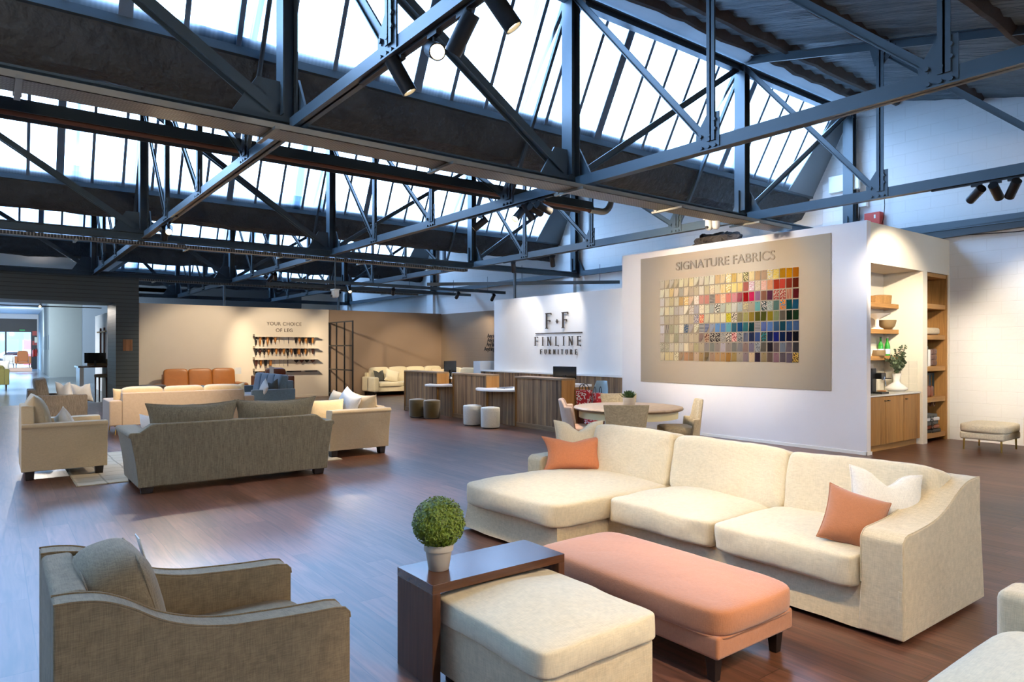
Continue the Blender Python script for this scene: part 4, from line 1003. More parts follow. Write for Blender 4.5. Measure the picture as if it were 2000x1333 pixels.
# ottoman by the right wall
t = thing('speckled_ottoman', 'speckled cream ottoman on brass legs by the white wall', 'ottoman', (13.07, 4.17, 0))
b = bm_(); superq(b, (0,0,.36), (.80,.66,.15), k=7, n=14, puff=.012, wob=.003); mesh_obj('cushion_top', b, M['speckle'], t, ang=80)
b = bm_(); box(b, -.385,-.315,.18,.385,.315,.30); mesh_obj('upholstered_frame', b, M['speckle'], t, bevel=.03, seg=3)
for sx in (-1, 1):
    for sy in (-1, 1):
        b = bm_(); tube(b, [(sx*.33,sy*.26,.19),(sx*.335,sy*.265,0)], [.016,.012], 10); mesh_obj('leg', b, M['brass'], t)
sofa('pale_armchair', 'pale tweed armchair just entering the picture at the right edge', 'armchair', (13.3, 3.18, 0), PI/2, .95, .9, M['speckle'], back=.8, arm=.6, nseat=1, base=.14, leg='taper')

# ================================================================== RECEPTION
def text_obj(name, s, size, mat, parent=None, loc=(0,0,0), rot=(0,0,0), extrude=.004, align='CENTER', space=1.0, off=0):
    cu = bpy.data.curves.new(name, 'FONT'); cu.body = s; cu.size = size; cu.extrude = extrude; cu.align_x = align; cu.align_y = 'BOTTOM_BASELINE'; cu.space_character = space; cu.offset = off
    o = bpy.data.objects.new(name, cu); COL.objects.link(o); cu.materials.append(mat); o.location = loc; o.rotation_euler = rot
    bpy.context.view_layer.update(); me = bpy.data.meshes.new_from_object(o.evaluated_get(bpy.context.evaluated_depsgraph_get()))
    bpy.data.objects.remove(o); me.name = name; o = bpy.data.objects.new(name, me); COL.objects.link(o); o.location = loc; o.rotation_euler = rot
    if not me.materials: me.materials.append(mat)
    if parent: o.parent = parent
    return o
RX = (PI/2, 0, -PI/2)    # text on walls facing -x
RY = (PI/2, 0, 0)        # text on walls facing -y

# front counters: three raised units on one line with lower board front between them
def counter(y0, y1, label):
    t = thing('counter_unit', label, 'reception counter', (8.85, (y0+y1)/2, 0)); h = (y1-y0)/2
    b = bm_(); box(b, .03,-h+.03,.1,.33,h-.03,1.03); mesh_obj('board_front', b, M['barn'], t, smooth=False)
    b = bm_(); box(b, 0,-h,1.03,.36,h,1.07); mesh_obj('cap', b, M['barn_trim'], t, bevel=.003)
    for s in (-1, 1):
        b = bm_(); box(b, 0, s*h-(.03 if s > 0 else 0), 0, .36, s*h+(.03 if s < 0 else 0), 1.03); mesh_obj('end_panel', b, M['oak'], t, bevel=.002)
    b = bm_(); box(b, .015,-h+.03,0,.3,h-.03,.1); mesh_obj('plinth', b, M['barn_trim'], t, smooth=False)
counter(14.72, 16.43, 'raised barn board counter farthest along, behind the olive stools')
counter(12.57, 14.01, 'raised barn board counter between the two white desk tops')
counter(10.02, 11.53, 'raised barn board counter nearest the dining table')
for y0, y1, lab in ((14.01,14.72,'lower boarded counter front between the farthest and middle units'),(11.53,12.57,'lower boarded counter front between the middle and nearest units')):
    b = bm_(); box(b, .05, y0-13, .0, .10, y1-13, .72); solo('counter_boarding', b, M['barn'], lab, 'counter panel', loc=(8.85,13,0), smooth=False)
def desk_top(yc, y0, y1, label):
    t = thing('desk_worktop', label, 'desk', (8.85, yc, 0))
    pts = [(.9, y0-yc), (.9, y1-yc), (.02, y1-yc)]
    ys = y1-yc; n_ = 16
    pts += [(-.42*math.sin(PI*i/n_)**.8 if 0 < i < n_ else -.02, (ys+.30)+((y0-yc-.02)-(ys+.30))*i/n_) for i in range(n_+1)]
    b = bm_(); prism(b, [(u, v) for u, v in pts], .735, .775, 'z'); mesh_obj('top', b, M['counter_top'], t, bevel=.006)
    b = bm_(); box(b, .6,-.25,0,.64,.25,.735); mesh_obj('support_panel', b, M['counter_top'], t)
desk_top(14.36, 14.01, 14.72, 'white rounded desk top above the olive stools')
desk_top(12.05, 11.53, 12.57, 'white rounded desk top above the two white stools')
def stool(x, y, label, mat):
    t = thing('round_stool', label, 'stool', (x, y, 0)); z = .43
    b = bm_(); lathe(b, [(0,.02),(.185,.02),(.195,.035),(.2,z-.07),(.2,z-.02),(.19,z-.003),(.1,z+.012),(0,z+.016)], n=40); mesh_obj('seat', b, mat, t, ang=60)
    b = bm_(); tube(b, [(.2*math.cos(2*PI*k/40), .2*math.sin(2*PI*k/40), z-.075) for k in range(40)], .004, 6, closed=True); mesh_obj('seam', b, mat, t)
    b = bm_(); lathe(b, [(0,0),(.17,0),(.17,.022),(0,.022)], n=24); mesh_obj('base_plate', b, M['black'], t)
stool(8.20, 14.55, 'olive velvet drum stool at the far end of the counters, left one', M['olive_v'])
stool(8.33, 14.08, 'olive velvet drum stool standing right of its twin', M['olive_v'])
stool(8.27, 12.27, 'white boucle drum stool left of the other white one', M['white_boucle'])
stool(8.27, 11.60, 'white boucle drum stool nearest the viewer below the white desk top', M['white_boucle'])
def monitor(x, y, z, w, h, rz, label, back=True):
    t = thing('computer_monitor', label, 'monitor', (x, y, z), rz)
    b = bm_(); box(b, -w/2,-.012,.1,w/2,.012,.1+h); R_ = Matrix.Rotation(-.12, 4, 'X')
    mesh_obj('screen', b, M['screen'], t, bevel=.004)
    b = bm_(); box(b, -.03,-.03,.0,.03,.0,.18); mesh_obj('stand', b, M['black'], t)
    b = bm_(); box(b, -.11,-.09,0,.11,.07,.012); mesh_obj('foot', b, M['black'], t, bevel=.004)
    return t
monitor(9.45, 15.05, .93, .50, .31, .35, 'black monitor turned away on the farthest counter')
monitor(9.36, 10.50, .93, .52, .26, -1.15, 'black monitor on top of the nearest counter')
b = bm_(); box(b, -.6,-.3,.0,.6,.3,.05); 
t = thing('back_desk', 'working desk behind the farthest counter', 'desk', (9.6, 15.65, 0)); b.free()
b = bm_(); box(b, -.3,-.85,.88,.3,.78,.93); mesh_obj('top', b, M['counter_top'], t)
b = bm_(); box(b, -.25,-.8,0,.25,.75,.88); mesh_obj('carcass', b, M['oak'], t)
t = thing('back_desk', 'working desk behind the nearest counter under its monitor', 'desk', (9.5, 10.8, 0))
b = bm_(); box(b, -.26,-.68,.88,.26,.70,.93); mesh_obj('top', b, M['counter_top'], t)
b = bm_(); box(b, -.22,-.64,0,.22,.66,.88); mesh_obj('carcass', b, M['oak'], t)
b = bm_(); box(b, -.01,-.17,0,.01,.17,.30); o = solo('paper_display', b, plain('blue_grey_leaflet','8c9cb8',.6), 'blue grey leaflet holder on the far white desk top', 'leaflet holder', loc=(9.2,14.25,.775)); o.rotation_euler = (0,-.2,.25)
t = thing('desk_telephone', 'dark desk telephone beside the blue grey leaflet holder', 'telephone', (9.25,14.55,.775))
b = bm_(); prism(b, [(-.1,0),(.1,0),(.1,.05),(-.1,.02)], -.09, .09, 'y'); mesh_obj('body', b, M['black'], t, bevel=.004)
b = bm_(); tube(b, [(-.09,-.06,.05),(-.05,-.06,.065),(.05,-.06,.075),(.1,-.06,.08)], .018, 8); mesh_obj('handset', b, M['black'], t)
b = bm_(); box(b, -.16,-.11,0,.16,.11,.012); solo('closed_notebook', b, M['black'], 'closed black notebook on the nearer white desk top', 'notebook', loc=(9.1,12.2,.775), rz=.3, bevel=.003)

# logo wall with boarded dado
b = bm_(); box(b, 11.1, 10.24, 0, 11.25, 15.39, 3.0); struct('wall_logo', b, M['white'], bevel=.004)
t = thing('dado_panelling', 'barn board dado with white ledge along the logo wall', 'wall panelling', (11.1, 13.1, 0))
b = bm_(); box(b, -.13,-2.85,0,-.002,2.75,1.02); mesh_obj('boards', b, M['barn'], t, smooth=False)
b = bm_(); box(b, -.16,-2.85,1.02,-.0,2.75,1.06); mesh_obj('ledge', b, M['white'], t, bevel=.004)
t = thing('white_end_unit', 'small white cabinet end at the left of the boarded dado', 'cabinet', (11.1, 16.05, 0))
b = bm_(); box(b, -.14,-.18,0,.5,.16,1.3); mesh_obj('body', b, M['white'], t, bevel=.004)

# logo of stand-off letters
STK = {'F': [((0,0),(0,1)),((0,1),(.56,1)),((0,.52),(.42,.52))], 'I': [((0,0),(0,1))], 'N': [((0,0),(0,1)),((0,1),(.6,0)),((.6,0),(.6,1))],
       'L': [((0,0),(0,1)),((0,0),(.5,0))], 'E': [((0,0),(0,1)),((0,1),(.52,1)),((0,.52),(.4,.52)),((0,0),(.52,0))],
       'T': [((.28,0),(.28,1)),((0,1),(.56,1))], 'R': [((0,0),(0,1)),((0,1),(.3,1)),((.3,1),(.46,.9)),((.46,.9),(.46,.66)),((.46,.66),(.3,.54)),((.3,.54),(0,.54)),((.22,.54),(.56,0))],
       'U': [((0,1),(0,.25)),((0,.25),(.12,.04)),((.12,.04),(.28,0)),((.28,0),(.44,.04)),((.44,.04),(.56,.25)),((.56,.25),(.56,1))]}
def serif_letter(ch, h, parent, y, z, mat, th=.10, wd=1.0, depth=.02, stand=.035):
    "upright on a wall facing -x ; y runs to the viewer's right as -y"
    b = bm_()
    for (u0, v0), (u1, v1) in STK[ch]:
        thin = abs(u1-u0) > abs(v1-v0)*.55; t_ = th*(.55 if thin and ch not in 'N' else 1)*h
        if ch == 'N' and u0 == u1: t_ = th*.6*h
        bar(b, (0,-u0*h*wd,v0*h),(0,-u1*h*wd,v1*h), t_, depth, (1,0,0))
    s = .13*h
    feet = {'F': [(0,0),(0,1)], 'I': [(0,0),(0,1)], 'N': [(0,0),(0,1),(.6,1)], 'L': [(0,1),(0,0)], 'E': [(0,0),(0,1)], 'T': [(.28,0)], 'R': [(0,0),(0,1),(.58,0)], 'U': [(0,1),(.56,1)]}[ch]
    for u, v in feet: bar(b, (0,-u*h*wd-s,v*h),(0,-u*h*wd+s,v*h), .05*h, depth, (1,0,0))
    ends = {'F': [(.56,1),(.42,.52)], 'E': [(.52,1),(.52,0),(.4,.52)], 'L': [(.5,0)], 'T': [(0,1),(.56,1)]}.get(ch, [])
    for u, v in ends: bar(b, (0,-u*h*wd,v*h-s*.8),(0,-u*h*wd,v*h+(s*.3 if v < .9 else 0)), .05*h, depth, (1,0,0))
    o = mesh_obj('letter', b, mat, parent, smooth=False); o.location = (-stand, y, z); return o
def yat(px): # y on the plane x=11.08 for a picture column, used once to lay the logo out
    u = (px-1000)/1333; th_ = math.radians(37.3); rx = math.sin(th_)+u*math.cos(th_); ry = math.cos(th_)-u*math.sin(th_); return ry/rx*11.08
lg = thing('logo_sign', 'dark serif FF and FINLINE FURNITURE letters standing off the white wall', 'sign', (11.1, 13.0, 0))
gm = plain('sign_bronze', '4a3c2c', .4)
zs = lambda px, py: 1.65+(682-py)/1333*(11.08*math.sin(math.radians(37.3))+yat(px)*math.cos(math.radians(37.3)))
for px in (1069, 1101): serif_letter('F', .37, lg, yat(px)-13, 2.165, gm, th=.13, wd=.85, stand=.045)
b = bm_()
for s_ in (0,):
    prism(b, [(0,-.055),(.042,0),(0,.055),(-.042,0)], -.01, .01, 'x')
o = mesh_obj('diamond', b, gm, lg, smooth=False); o.location = (-.04, yat(1089)-13, 2.33)
b = bm_(); box(b, -.03, yat(1137)-13, 2.035, -.012, yat(1046)-13, 2.055); mesh_obj('rule', b, gm, lg, smooth=False)
def word(txt, pxa, pxb, h, z, th, stand, wd=.85):
    y0, y1 = yat(pxa)-13, yat(pxb)-13; ws = [(max(max(u0, u1) for (u0, _), (u1, _) in STK[c])*wd+.22)*h for c in txt]; gap = (abs(y1-y0)-sum(ws))/(len(txt)-1); y = y0
    for c, w_ in zip(txt, ws): serif_letter(c, h, lg, y-.11*h, z, gm, th=th, wd=wd, stand=stand); y -= w_+gap
word('FINLINE', 1046, 1137, .215, 1.735, .12, .05)
word('FURNITURE', 1056, 1128, .115, 1.52, .16, .035, .8)
# verse on the beige blockwork, partly hidden by the logo wall
def zy(px, py, X):
    th_ = math.radians(37.3); u = (px-1000)/1333; rx = math.sin(th_)+u*math.cos(th_); ry = math.cos(th_)-u*math.sin(th_); t_ = X/rx; return ry*t_, 1.65+(682-py)/1333*t_
vt = thing('wall_verse', 'dark painted lines of text on the beige blockwork beside the logo wall', 'lettering', (XW-.004, 19, 0))
for i, (s_, px, py) in enumerate((('Any so', 952, 660), ('Any siz', 952, 668.5), ('Any fab', 950.5, 677), ('Anything', 946, 685.5))):
    yy, zz = zy(px, py, XW); text_obj('text_line', s_, .205, M['black'], vt, (-.004, yy-19, zz), RX, .002, 'LEFT', .85, .003)
# leg display wall lettering
lt = thing('wall_lettering', 'slim dark YOUR CHOICE OF LEG letters above the shelves', 'lettering', (7.8, 22.84, 0))
text_obj('text_line', 'YOUR CHOICE', .165, plain('letter_brown','5a4a3a',.6), lt, (0, 0, 2.435), RY, .004, 'CENTER', 1.08)
text_obj('text_line', 'OF LEG', .165, bpy.data.materials['letter_brown'], lt, (0, 0, 2.22), RY, .004, 'CENTER', 1.08)

# leg shelves and sample legs
def leg_mesh(kind):
    b = bm_()
    if kind == 'bulb': lathe(b, [(.0,0),(.045,0),(.05,-.03),(.03,-.05),(.055,-.09),(.058,-.13),(.03,-.18),(.022,-.22),(.018,-.30),(.0,-.30)], n=14)
    elif kind == 'long': lathe(b, [(0,0),(.055,0),(.055,-.07),(.035,-.09),(.05,-.13),(.045,-.2),(.025,-.3),(.02,-.36),(0,-.36)], n=14)
    elif kind == 'cone': lathe(b, [(0,0),(.06,0),(.055,-.06),(.025,-.26),(0,-.26)], n=14)
    elif kind == 'block': box(b, -.055,-.055,-.27,.055,.055,0, taper=.7)
    elif kind == 'pin': tube(b, [(0,0,0),(.01,0,-.3)], [.009,.006], 8); box(b, -.05,-.04,-.008,.05,.04,0)
    elif kind == 'pinwide': tube(b, [(0,0,0),(0,0,-.3)], .014, 8); box(b, -.08,-.04,-.012,.16,.04,0)
    elif kind == 'bun': lathe(b, [(0,0),(.105,0),(.1,-.05),(.06,-.10),(.02,-.14),(0,-.17)], n=14)
    elif kind == 'plinth': box(b, -.16,-.05,-.06,.16,.05,0)
    return b
LX = lambda px: (lambda u: ((math.sin(math.radians(37.3))+u*math.cos(math.radians(37.3)))/(math.cos(math.radians(37.3))-u*math.sin(math.radians(37.3)))*22.74))((px-1000)/1333)
K, O, D, ME, BR = 'leg_black','leg_oak','leg_brown','chrome','brass'
ROWS = [(2.045, [(255,'long',K),(350,'long',O),(440,'long',K),(535,'long',O),(625,'cone',K),(722,'cone',O),(820,'pin',BR),(930,'pin',ME),(1045,'pinwide',K),(1225,'cone',K),(1312,'bulb',O),(1395,'cone',K),(1475,'bulb',O),(1560,'block',K),(1633,'cone',O)]),
        (1.665, [(255,'bulb',K),(353,'bulb',D),(457,'bulb',K),(557,'bulb',O),(650,'cone',K),(745,'cone',O),(838,'cone',D),(930,'cone',O),(1020,'long',K),(1113,'bulb',O),(1205,'block',K),(1295,'block',O),(1380,'cone',K),(1462,'cone',O),(1550,'pin',K),(1637,'cone',D)]),
        (1.29, [(250,'block',D),(370,'cone',O),(487,'block',K),(600,'block',O),(707,'pin',ME),(820,'pin',BR),(925,'pin',ME),(1025,'pinwide',K),(1235,'bun',K),(1365,'bun',D),(1495,'bun',K),(1635,'bun',D)]),
        (.92, [(250,'block',K),(360,'block',O),(480,'block',K),(600,'block',O),(735,'bun',K),(1100,'plinth',K),(1255,'plinth',D),(1540,'plinth',K),(1650,'plinth',D)])]
RN = ['top','second','third','lowest']; CN = {K: 'black', O: 'oak', D: 'dark brown', ME: 'chrome', BR: 'brass'}
KN = {'long': 'long turned', 'bulb': 'bulbous turned', 'cone': 'tapered', 'block': 'square block', 'pin': 'thin metal pin', 'pinwide': 'metal plate', 'bun': 'short bun', 'plinth': 'flat plinth'}
LM = {}
for r_, (zt, items) in enumerate(ROWS):
    t = thing('display_shelf', 'white leg display shelf, %s one on the wall' % RN[r_], 'shelf', (7.86, 22.85, zt), 0, 'shelves of sample furniture legs')
    b = bm_(); box(b, -1.09,-.22,0,1.09,0,.02); mesh_obj('board', b, M['legwall'], t, bevel=.002)
    b = bm_(); box(b, -1.09,-.225,0,1.09,-.215,.05); mesh_obj('front_lip', b, M['legwall'], t)
    b = bm_(); box(b, -1.09,-.22,.0,-1.08,0,.09); mesh_obj('end_cheek', b, M['legwall'], t)
    for i, (x, kind, cm) in enumerate(items):
        key = (kind, cm)
        if key not in LM: LM[key] = mesh_obj('leg_sample', leg_mesh(kind), M[cm], ang=50); o = LM[key]
        else: o = LM[key].copy(); COL.objects.link(o)
        o.location = (LX(480+x/12.5), 22.74, zt); o.scale = (.8, .8, .72)
        tag(o, '%s %s sample leg, %s from left under the %s shelf' % (CN[cm], KN[kind], ORD[i], RN[r_]), 'furniture leg', 'sample legs on the %s shelf' % RN[r_])

# black grid screen
t = thing('grid_screen', 'tall black metal grid screen at the end of the leg wall', 'screen', (9.36, 21.85, 0))
for y in (-.99,-.33,.33,.96):
    b = bm_(); box(b, -.02,y-.02,0,.02,y+.02,2.58); mesh_obj('upright', b, M['black'], t, smooth=False)
for z in (.12,.95,1.76,2.56):
    for k, (ya, yb) in enumerate(((-.97,-.35),(-.31,.31),(.35,.94))):
        b = bm_(); box(b, -.018,ya,z-.02,.018,yb,z+.02); mesh_obj('crossbar', b, M['black'], t, smooth=False)

# moulded chair and bags behind the counter
t = thing('shell_chair', 'pale blue moulded shell chair behind the nearest counter', 'chair', (10.0, 10.25, 0), -PI/2)
b = bm_(); n1, n2 = 14, 14; V = []
for j in range(n2+1):
    f = j/n2; row = []
    for i in range(n1+1):
        a = -1+2*i/n1
        if f < .5: y = -.22+.44*f*2*.9; z = .46-.03*math.sin(f*PI)+.05*abs(a)**3; w_ = .23
        else: g_ = (f-.5)*2; y = .18+.10*g_; z = .46+.52*g_; w_ = .24*(1-.35*g_**3)
        row.append(b.verts.new((a*w_, y-.10*abs(a)**2*(1 if f > .5 else 0), z)))
    V.append(row)
for j in range(n2):
    for i in range(n1): b.faces.new((V[j][i],V[j][i+1],V[j+1][i+1],V[j+1][i]))
o = mesh_obj('shell', b, M['mint'], t); md = o.modifiers.new('thick', 'SOLIDIFY'); md.thickness = .012
for s in (-1, 1):
    b = bm_(); box(b, s*.27-.025,-.2,.66,s*.27+.025,.12,.68); mesh_obj('armrest', b, M['ceramic'], t, bevel=.006)
    for q in (-1, 1):
        b = bm_(); tube(b, [(s*.16,q*.14,.45),(s*.22,q*.2,0)], .014, 8); mesh_obj('leg', b, M['leg_oak'], t)
def bag(x, y, z, w, h, rz, label):
    t = thing('shopping_bag', label, 'bag', (x,y,z), rz)
    m = bpy.data.materials.get('bag_print')
    if not m:
        m, n, l, p = mat_('bag_print'); tc = n.new('ShaderNodeTexCoord'); v = n.new('ShaderNodeTexNoise'); v.inputs['Scale'].default_value = 14; v.inputs['Detail'].default_value = 2; l.new(tc.outputs['Object'], v.inputs['Vector'])
        cr = n.new('ShaderNodeValToRGB'); cr.color_ramp.interpolation = 'CONSTANT'; cr.color_ramp.elements[0].color = srgb('b41420'); cr.color_ramp.elements[1].position = .52; cr.color_ramp.elements[1].color = srgb('e8e0dc'); e = cr.color_ramp.elements.new(.62); e.color = srgb('a01018')
        l.new(v.outputs['Fac'], cr.inputs[0]); l.new(cr.outputs[0], p.inputs['Base Color'])
    b = bm_(); box(b, -w/2,-.07,0,w/2,.07,h, taper=.85); mesh_obj('body', b, m, t, smooth=False)
    for s in (-1, 1):
        b = bm_(); tube(b, [(w*.25*math.cos(a), s*.06, h+.12*math.sin(a)) for a in [q*PI/8 for q in range(9)]], .008, 6); mesh_obj('handle', b, M['black'], t)
t = thing('bag_stand', 'dark low crate holding red printed shopping bags by the counter end', 'crate', (9.35, 9.72, 0))
b = bm_(); box(b, -.16,-.22,0,.16,.22,.52); mesh_obj('body', b, M['leg_brown'], t, bevel=.01)
bag(9.28, 9.84, .52, .30, .32, -PI/2+.3, 'red and white printed shopping bag at the end of the nearest counter')
bag(9.42, 9.60, .52, .22, .27, -PI/2-.4, 'smaller red printed bag leaning right of the larger one')
bag(9.05, 9.40, 0, .26, .45, -PI/2, 'red printed bag on the floor seen under the dining table')

# ================================================================== DINING
t = thing('dining_table', 'round dining table with mottled wood top and cream painted apron', 'dining table', (7.62, 7.12, 0))
b = bm_(); lathe(b, [(0,.735),(.77,.735),(.805,.745),(.815,.765),(.805,.782),(.78,.787),(0,.787)], n=72); mesh_obj('table_top', b, M['table_top'], t, ang=50)
b = bm_(); lathe(b, [(.70,.62),(.735,.625),(.74,.735),(.68,.735)], n=64); mesh_obj('apron', b, M['table_base'], t, ang=50)
b = bm_(); lathe(b, [(0,.03),(.36,.03),(.38,.06),(.3,.1),(.12,.14),(.1,.3),(.14,.45),(.11,.62),(.3,.70),(.5,.72),(0,.72)], n=32); mesh_obj('pedestal', b, M['table_base'], t, ang=50)
for k in range(4):
    a = k*PI/2+.6; b = bm_(); prism(b, [(.1,0),(.62,0),(.62,.05),(.1,.14)], -.06, .06, 'y'); o = mesh_obj('foot', b, M['table_base'], t, bevel=.01); o.rotation_euler = (0,0,a)
t = thing('succulent_pot', 'green succulent in a grey bowl on the round dining table', 'potted plant', (7.75, 7.22, .787))
b = bm_(); lathe(b, [(0,0),(.085,0),(.09,.01),(.092,.12),(.085,.12),(.08,.1),(0,.1)], n=32); mesh_obj('pot', b, M['pot'], t, ang=50)
b = bm_(); rnd = random.Random(8)
for i in range(46):
    a = i*2.4; el = .25+1.1*(i/46); L_ = .15*(1-.35*i/46)*rnd.uniform(.8,1.1); d = Vector((math.cos(a)*math.cos(el), math.sin(a)*math.cos(el), math.sin(el))); side = d.cross(Vector((0,0,1))).normalized(); up = side.cross(d)
    base = Vector((0,0,.1)); q = []
    for f, w_ in ((0,.3),(.35,.9),(.7,1),(1,0)):
        p = base+d*L_*f+Vector((0,0,.03*f*f)); q.append((p, w_*.028))
    L0 = [b.verts.new(p+side*w_) for p, w_ in q]; R0 = [b.verts.new(p-side*w_) for p, w_ in q[:-1]]; Mi = [b.verts.new(p-up*.012) for p, w_ in q[:-1]]
    for j in range(2): b.faces.new((L0[j],Mi[j],Mi[j+1],L0[j+1])); b.faces.new((Mi[j],R0[j],R0[j+1],Mi[j+1]))
    b.faces.new((L0[2],Mi[2],L0[3])); b.faces.new((Mi[2],R0[2],L0[3]))
mesh_obj('leaves', b, M['leaf_dark'], t)
def dining_chair(x, y, rz, label, mat, kind='plain', side=.64, zlo=.06):
    t = thing('dining_chair', label, 'chair', (x,y,0), rz)
    # curved upholstered tub back, front at -y
    b = bm_(); n_, m_ = 18, 8; V = {}; sp_ = 1.25 if kind == 'tub' else .55
    for s in (0, 1):
        for i in range(n_+1):
            a = -sp_+2*sp_*i/n_
            for j in range(m_+1):
                f = j/m_; R_ = (.27 if kind != 'tub' else .25)+(.0 if s == 0 else .055)+(.02*f if kind != 'tub' else .03*f); w_ = 1+.12*f if kind != 'tub' else 1
                zt = .90 if kind != 'tub' else .90-(.90-side)*min(1, max(0, (abs(a)-.62)/.2))
                zb = .44 if kind != 'tub' else zlo
                z = zb+(zt-zb)*f
                yy = (.02 if kind == 'tub' else .0)+R_*math.cos(a)*(.9 if kind=='tub' else .35)+(.14 if kind != 'tub' else 0)+.06*f
                xx = (R_*math.sin(a) if kind == 'tub' else a/sp_*.25*w_*(1+.1*f))
                V[s,i,j] = b.verts.new((xx, yy, z))
    for i in range(n_):
        for j in range(m_):
            b.faces.new((V[0,i,j],V[0,i,j+1],V[0,i+1,j+1],V[0,i+1,j])); b.faces.new((V[1,i,j],V[1,i+1,j],V[1,i+1,j+1],V[1,i,j+1]))
        b.faces.new((V[0,i,m_],V[1,i,m_],V[1,i+1,m_],V[0,i+1,m_])); b.faces.new((V[0,i,0],V[0,i+1,0],V[1,i+1,0],V[1,i,0]))
    for j in range(m_):
        for i in (0, n_): b.faces.new((V[0,i,j],V[1,i,j],V[1,i,j+1],V[0,i,j+1]))
    mesh_obj('backrest', b, mat, t, bevel=.02, seg=3)
    b = bm_(); superq(b, (0,-.02,.44), (.50,.50,.12), k=6, n=12, puff=.015); mesh_obj('seat', b, mat, t, ang=80)
    if kind == 'tub':
        b = bm_(); box(b, -.25,-.22,.12,.25,.24,.42); mesh_obj('skirted_base', b, mat, t, bevel=.03)
    for sx in (-1, 1):
        for sy in (-1, 1):
            b = bm_(); box(b, sx*.19-.02, sy*.19-.02, 0, sx*.19+.02, sy*.19+.02, .40 if kind != 'tub' else .14, taper=.7); mesh_obj('leg', b, M['leg_brown'], t)
    return t
dining_chair(6.93, 6.56, PI-.68, 'woven beige chair backing the viewer in front of the dining table', M['chair_beige'])
dining_chair(7.08, 7.52, .80, 'dusty pink chair with studded back left of the dining table', M['chair_pink'], 'tub', .80, .40)
dining_chair(8.22, 7.83, -.65, 'beige chair across the dining table, partly hidden by the succulent', M['chair_beige'])
dining_chair(8.20, 6.66, -PI/2-.65, 'beige skirted tub chair on the right side of the dining table', M['chair_beige'], 'tub', .62)

# ================================================================== FABRIC WALL AND NICHE BLOCK
b = bm_(); box(b, 10.78, 5.08, 0, 10.91, 10.24, 3.65); struct('wall_fabric', b, M['box_wall'], smooth=False, bevel=.003)
b = bm_(); box(b, 10.91, 5.09, 3.0, XW, 5.78, 3.64); box(b, 12.81, 5.085, 0, 12.99, 5.76, 3.0); box(b, 13.89, 5.085, 0, XW, 5.76, 3.0)
box(b, 10.91, 5.74, 0, XW, 5.85, 3.0); struct('wall_niche', b, M['niche'], smooth=False)
b = bm_(); box(b, 10.91, 10.14, 0, XW, 10.24, 3.64); struct('wall_block_end', b, M['box_wall'], smooth=False)
b = bm_(); box(b, 10.93, 5.86, 3.6, XW, 10.14, 3.64); struct('ceiling', b, M['box_wall'], smooth=False)
b = bm_(); box(b, 10.765, 5.07, 0, 10.78, 10.24, .05); box(b, 10.765, 5.065, 0, 10.925, 5.08, .05); struct('baseboard_fabric', b, M['ceramic'])
b = bm_(); box(b, 10.765, 5.64, .97, 10.779, 9.70, 3.525); solo('sample_board', b, M['panel'], 'large taupe panel carrying the fabric samples and lettering', 'panel', bevel=.002)
t = thing('fabrics_lettering', 'raised metallic SIGNATURE FABRICS letters on the taupe panel', 'lettering', (10.765, 7.7, 3.2))
lm = plain('brushed_letters', '8c7a62', .32, metal=.8)
text_obj('signature_word', 'SIGNATURE', .232, lm, t, (-.004, 1.08, .0), RX, .009, 'LEFT', 1.0, .002)
text_obj('fabrics_word', 'FABRICS', .232, lm, t, (-.004, -1.08, .0), RX, .009, 'RIGHT', 1.0, .002)

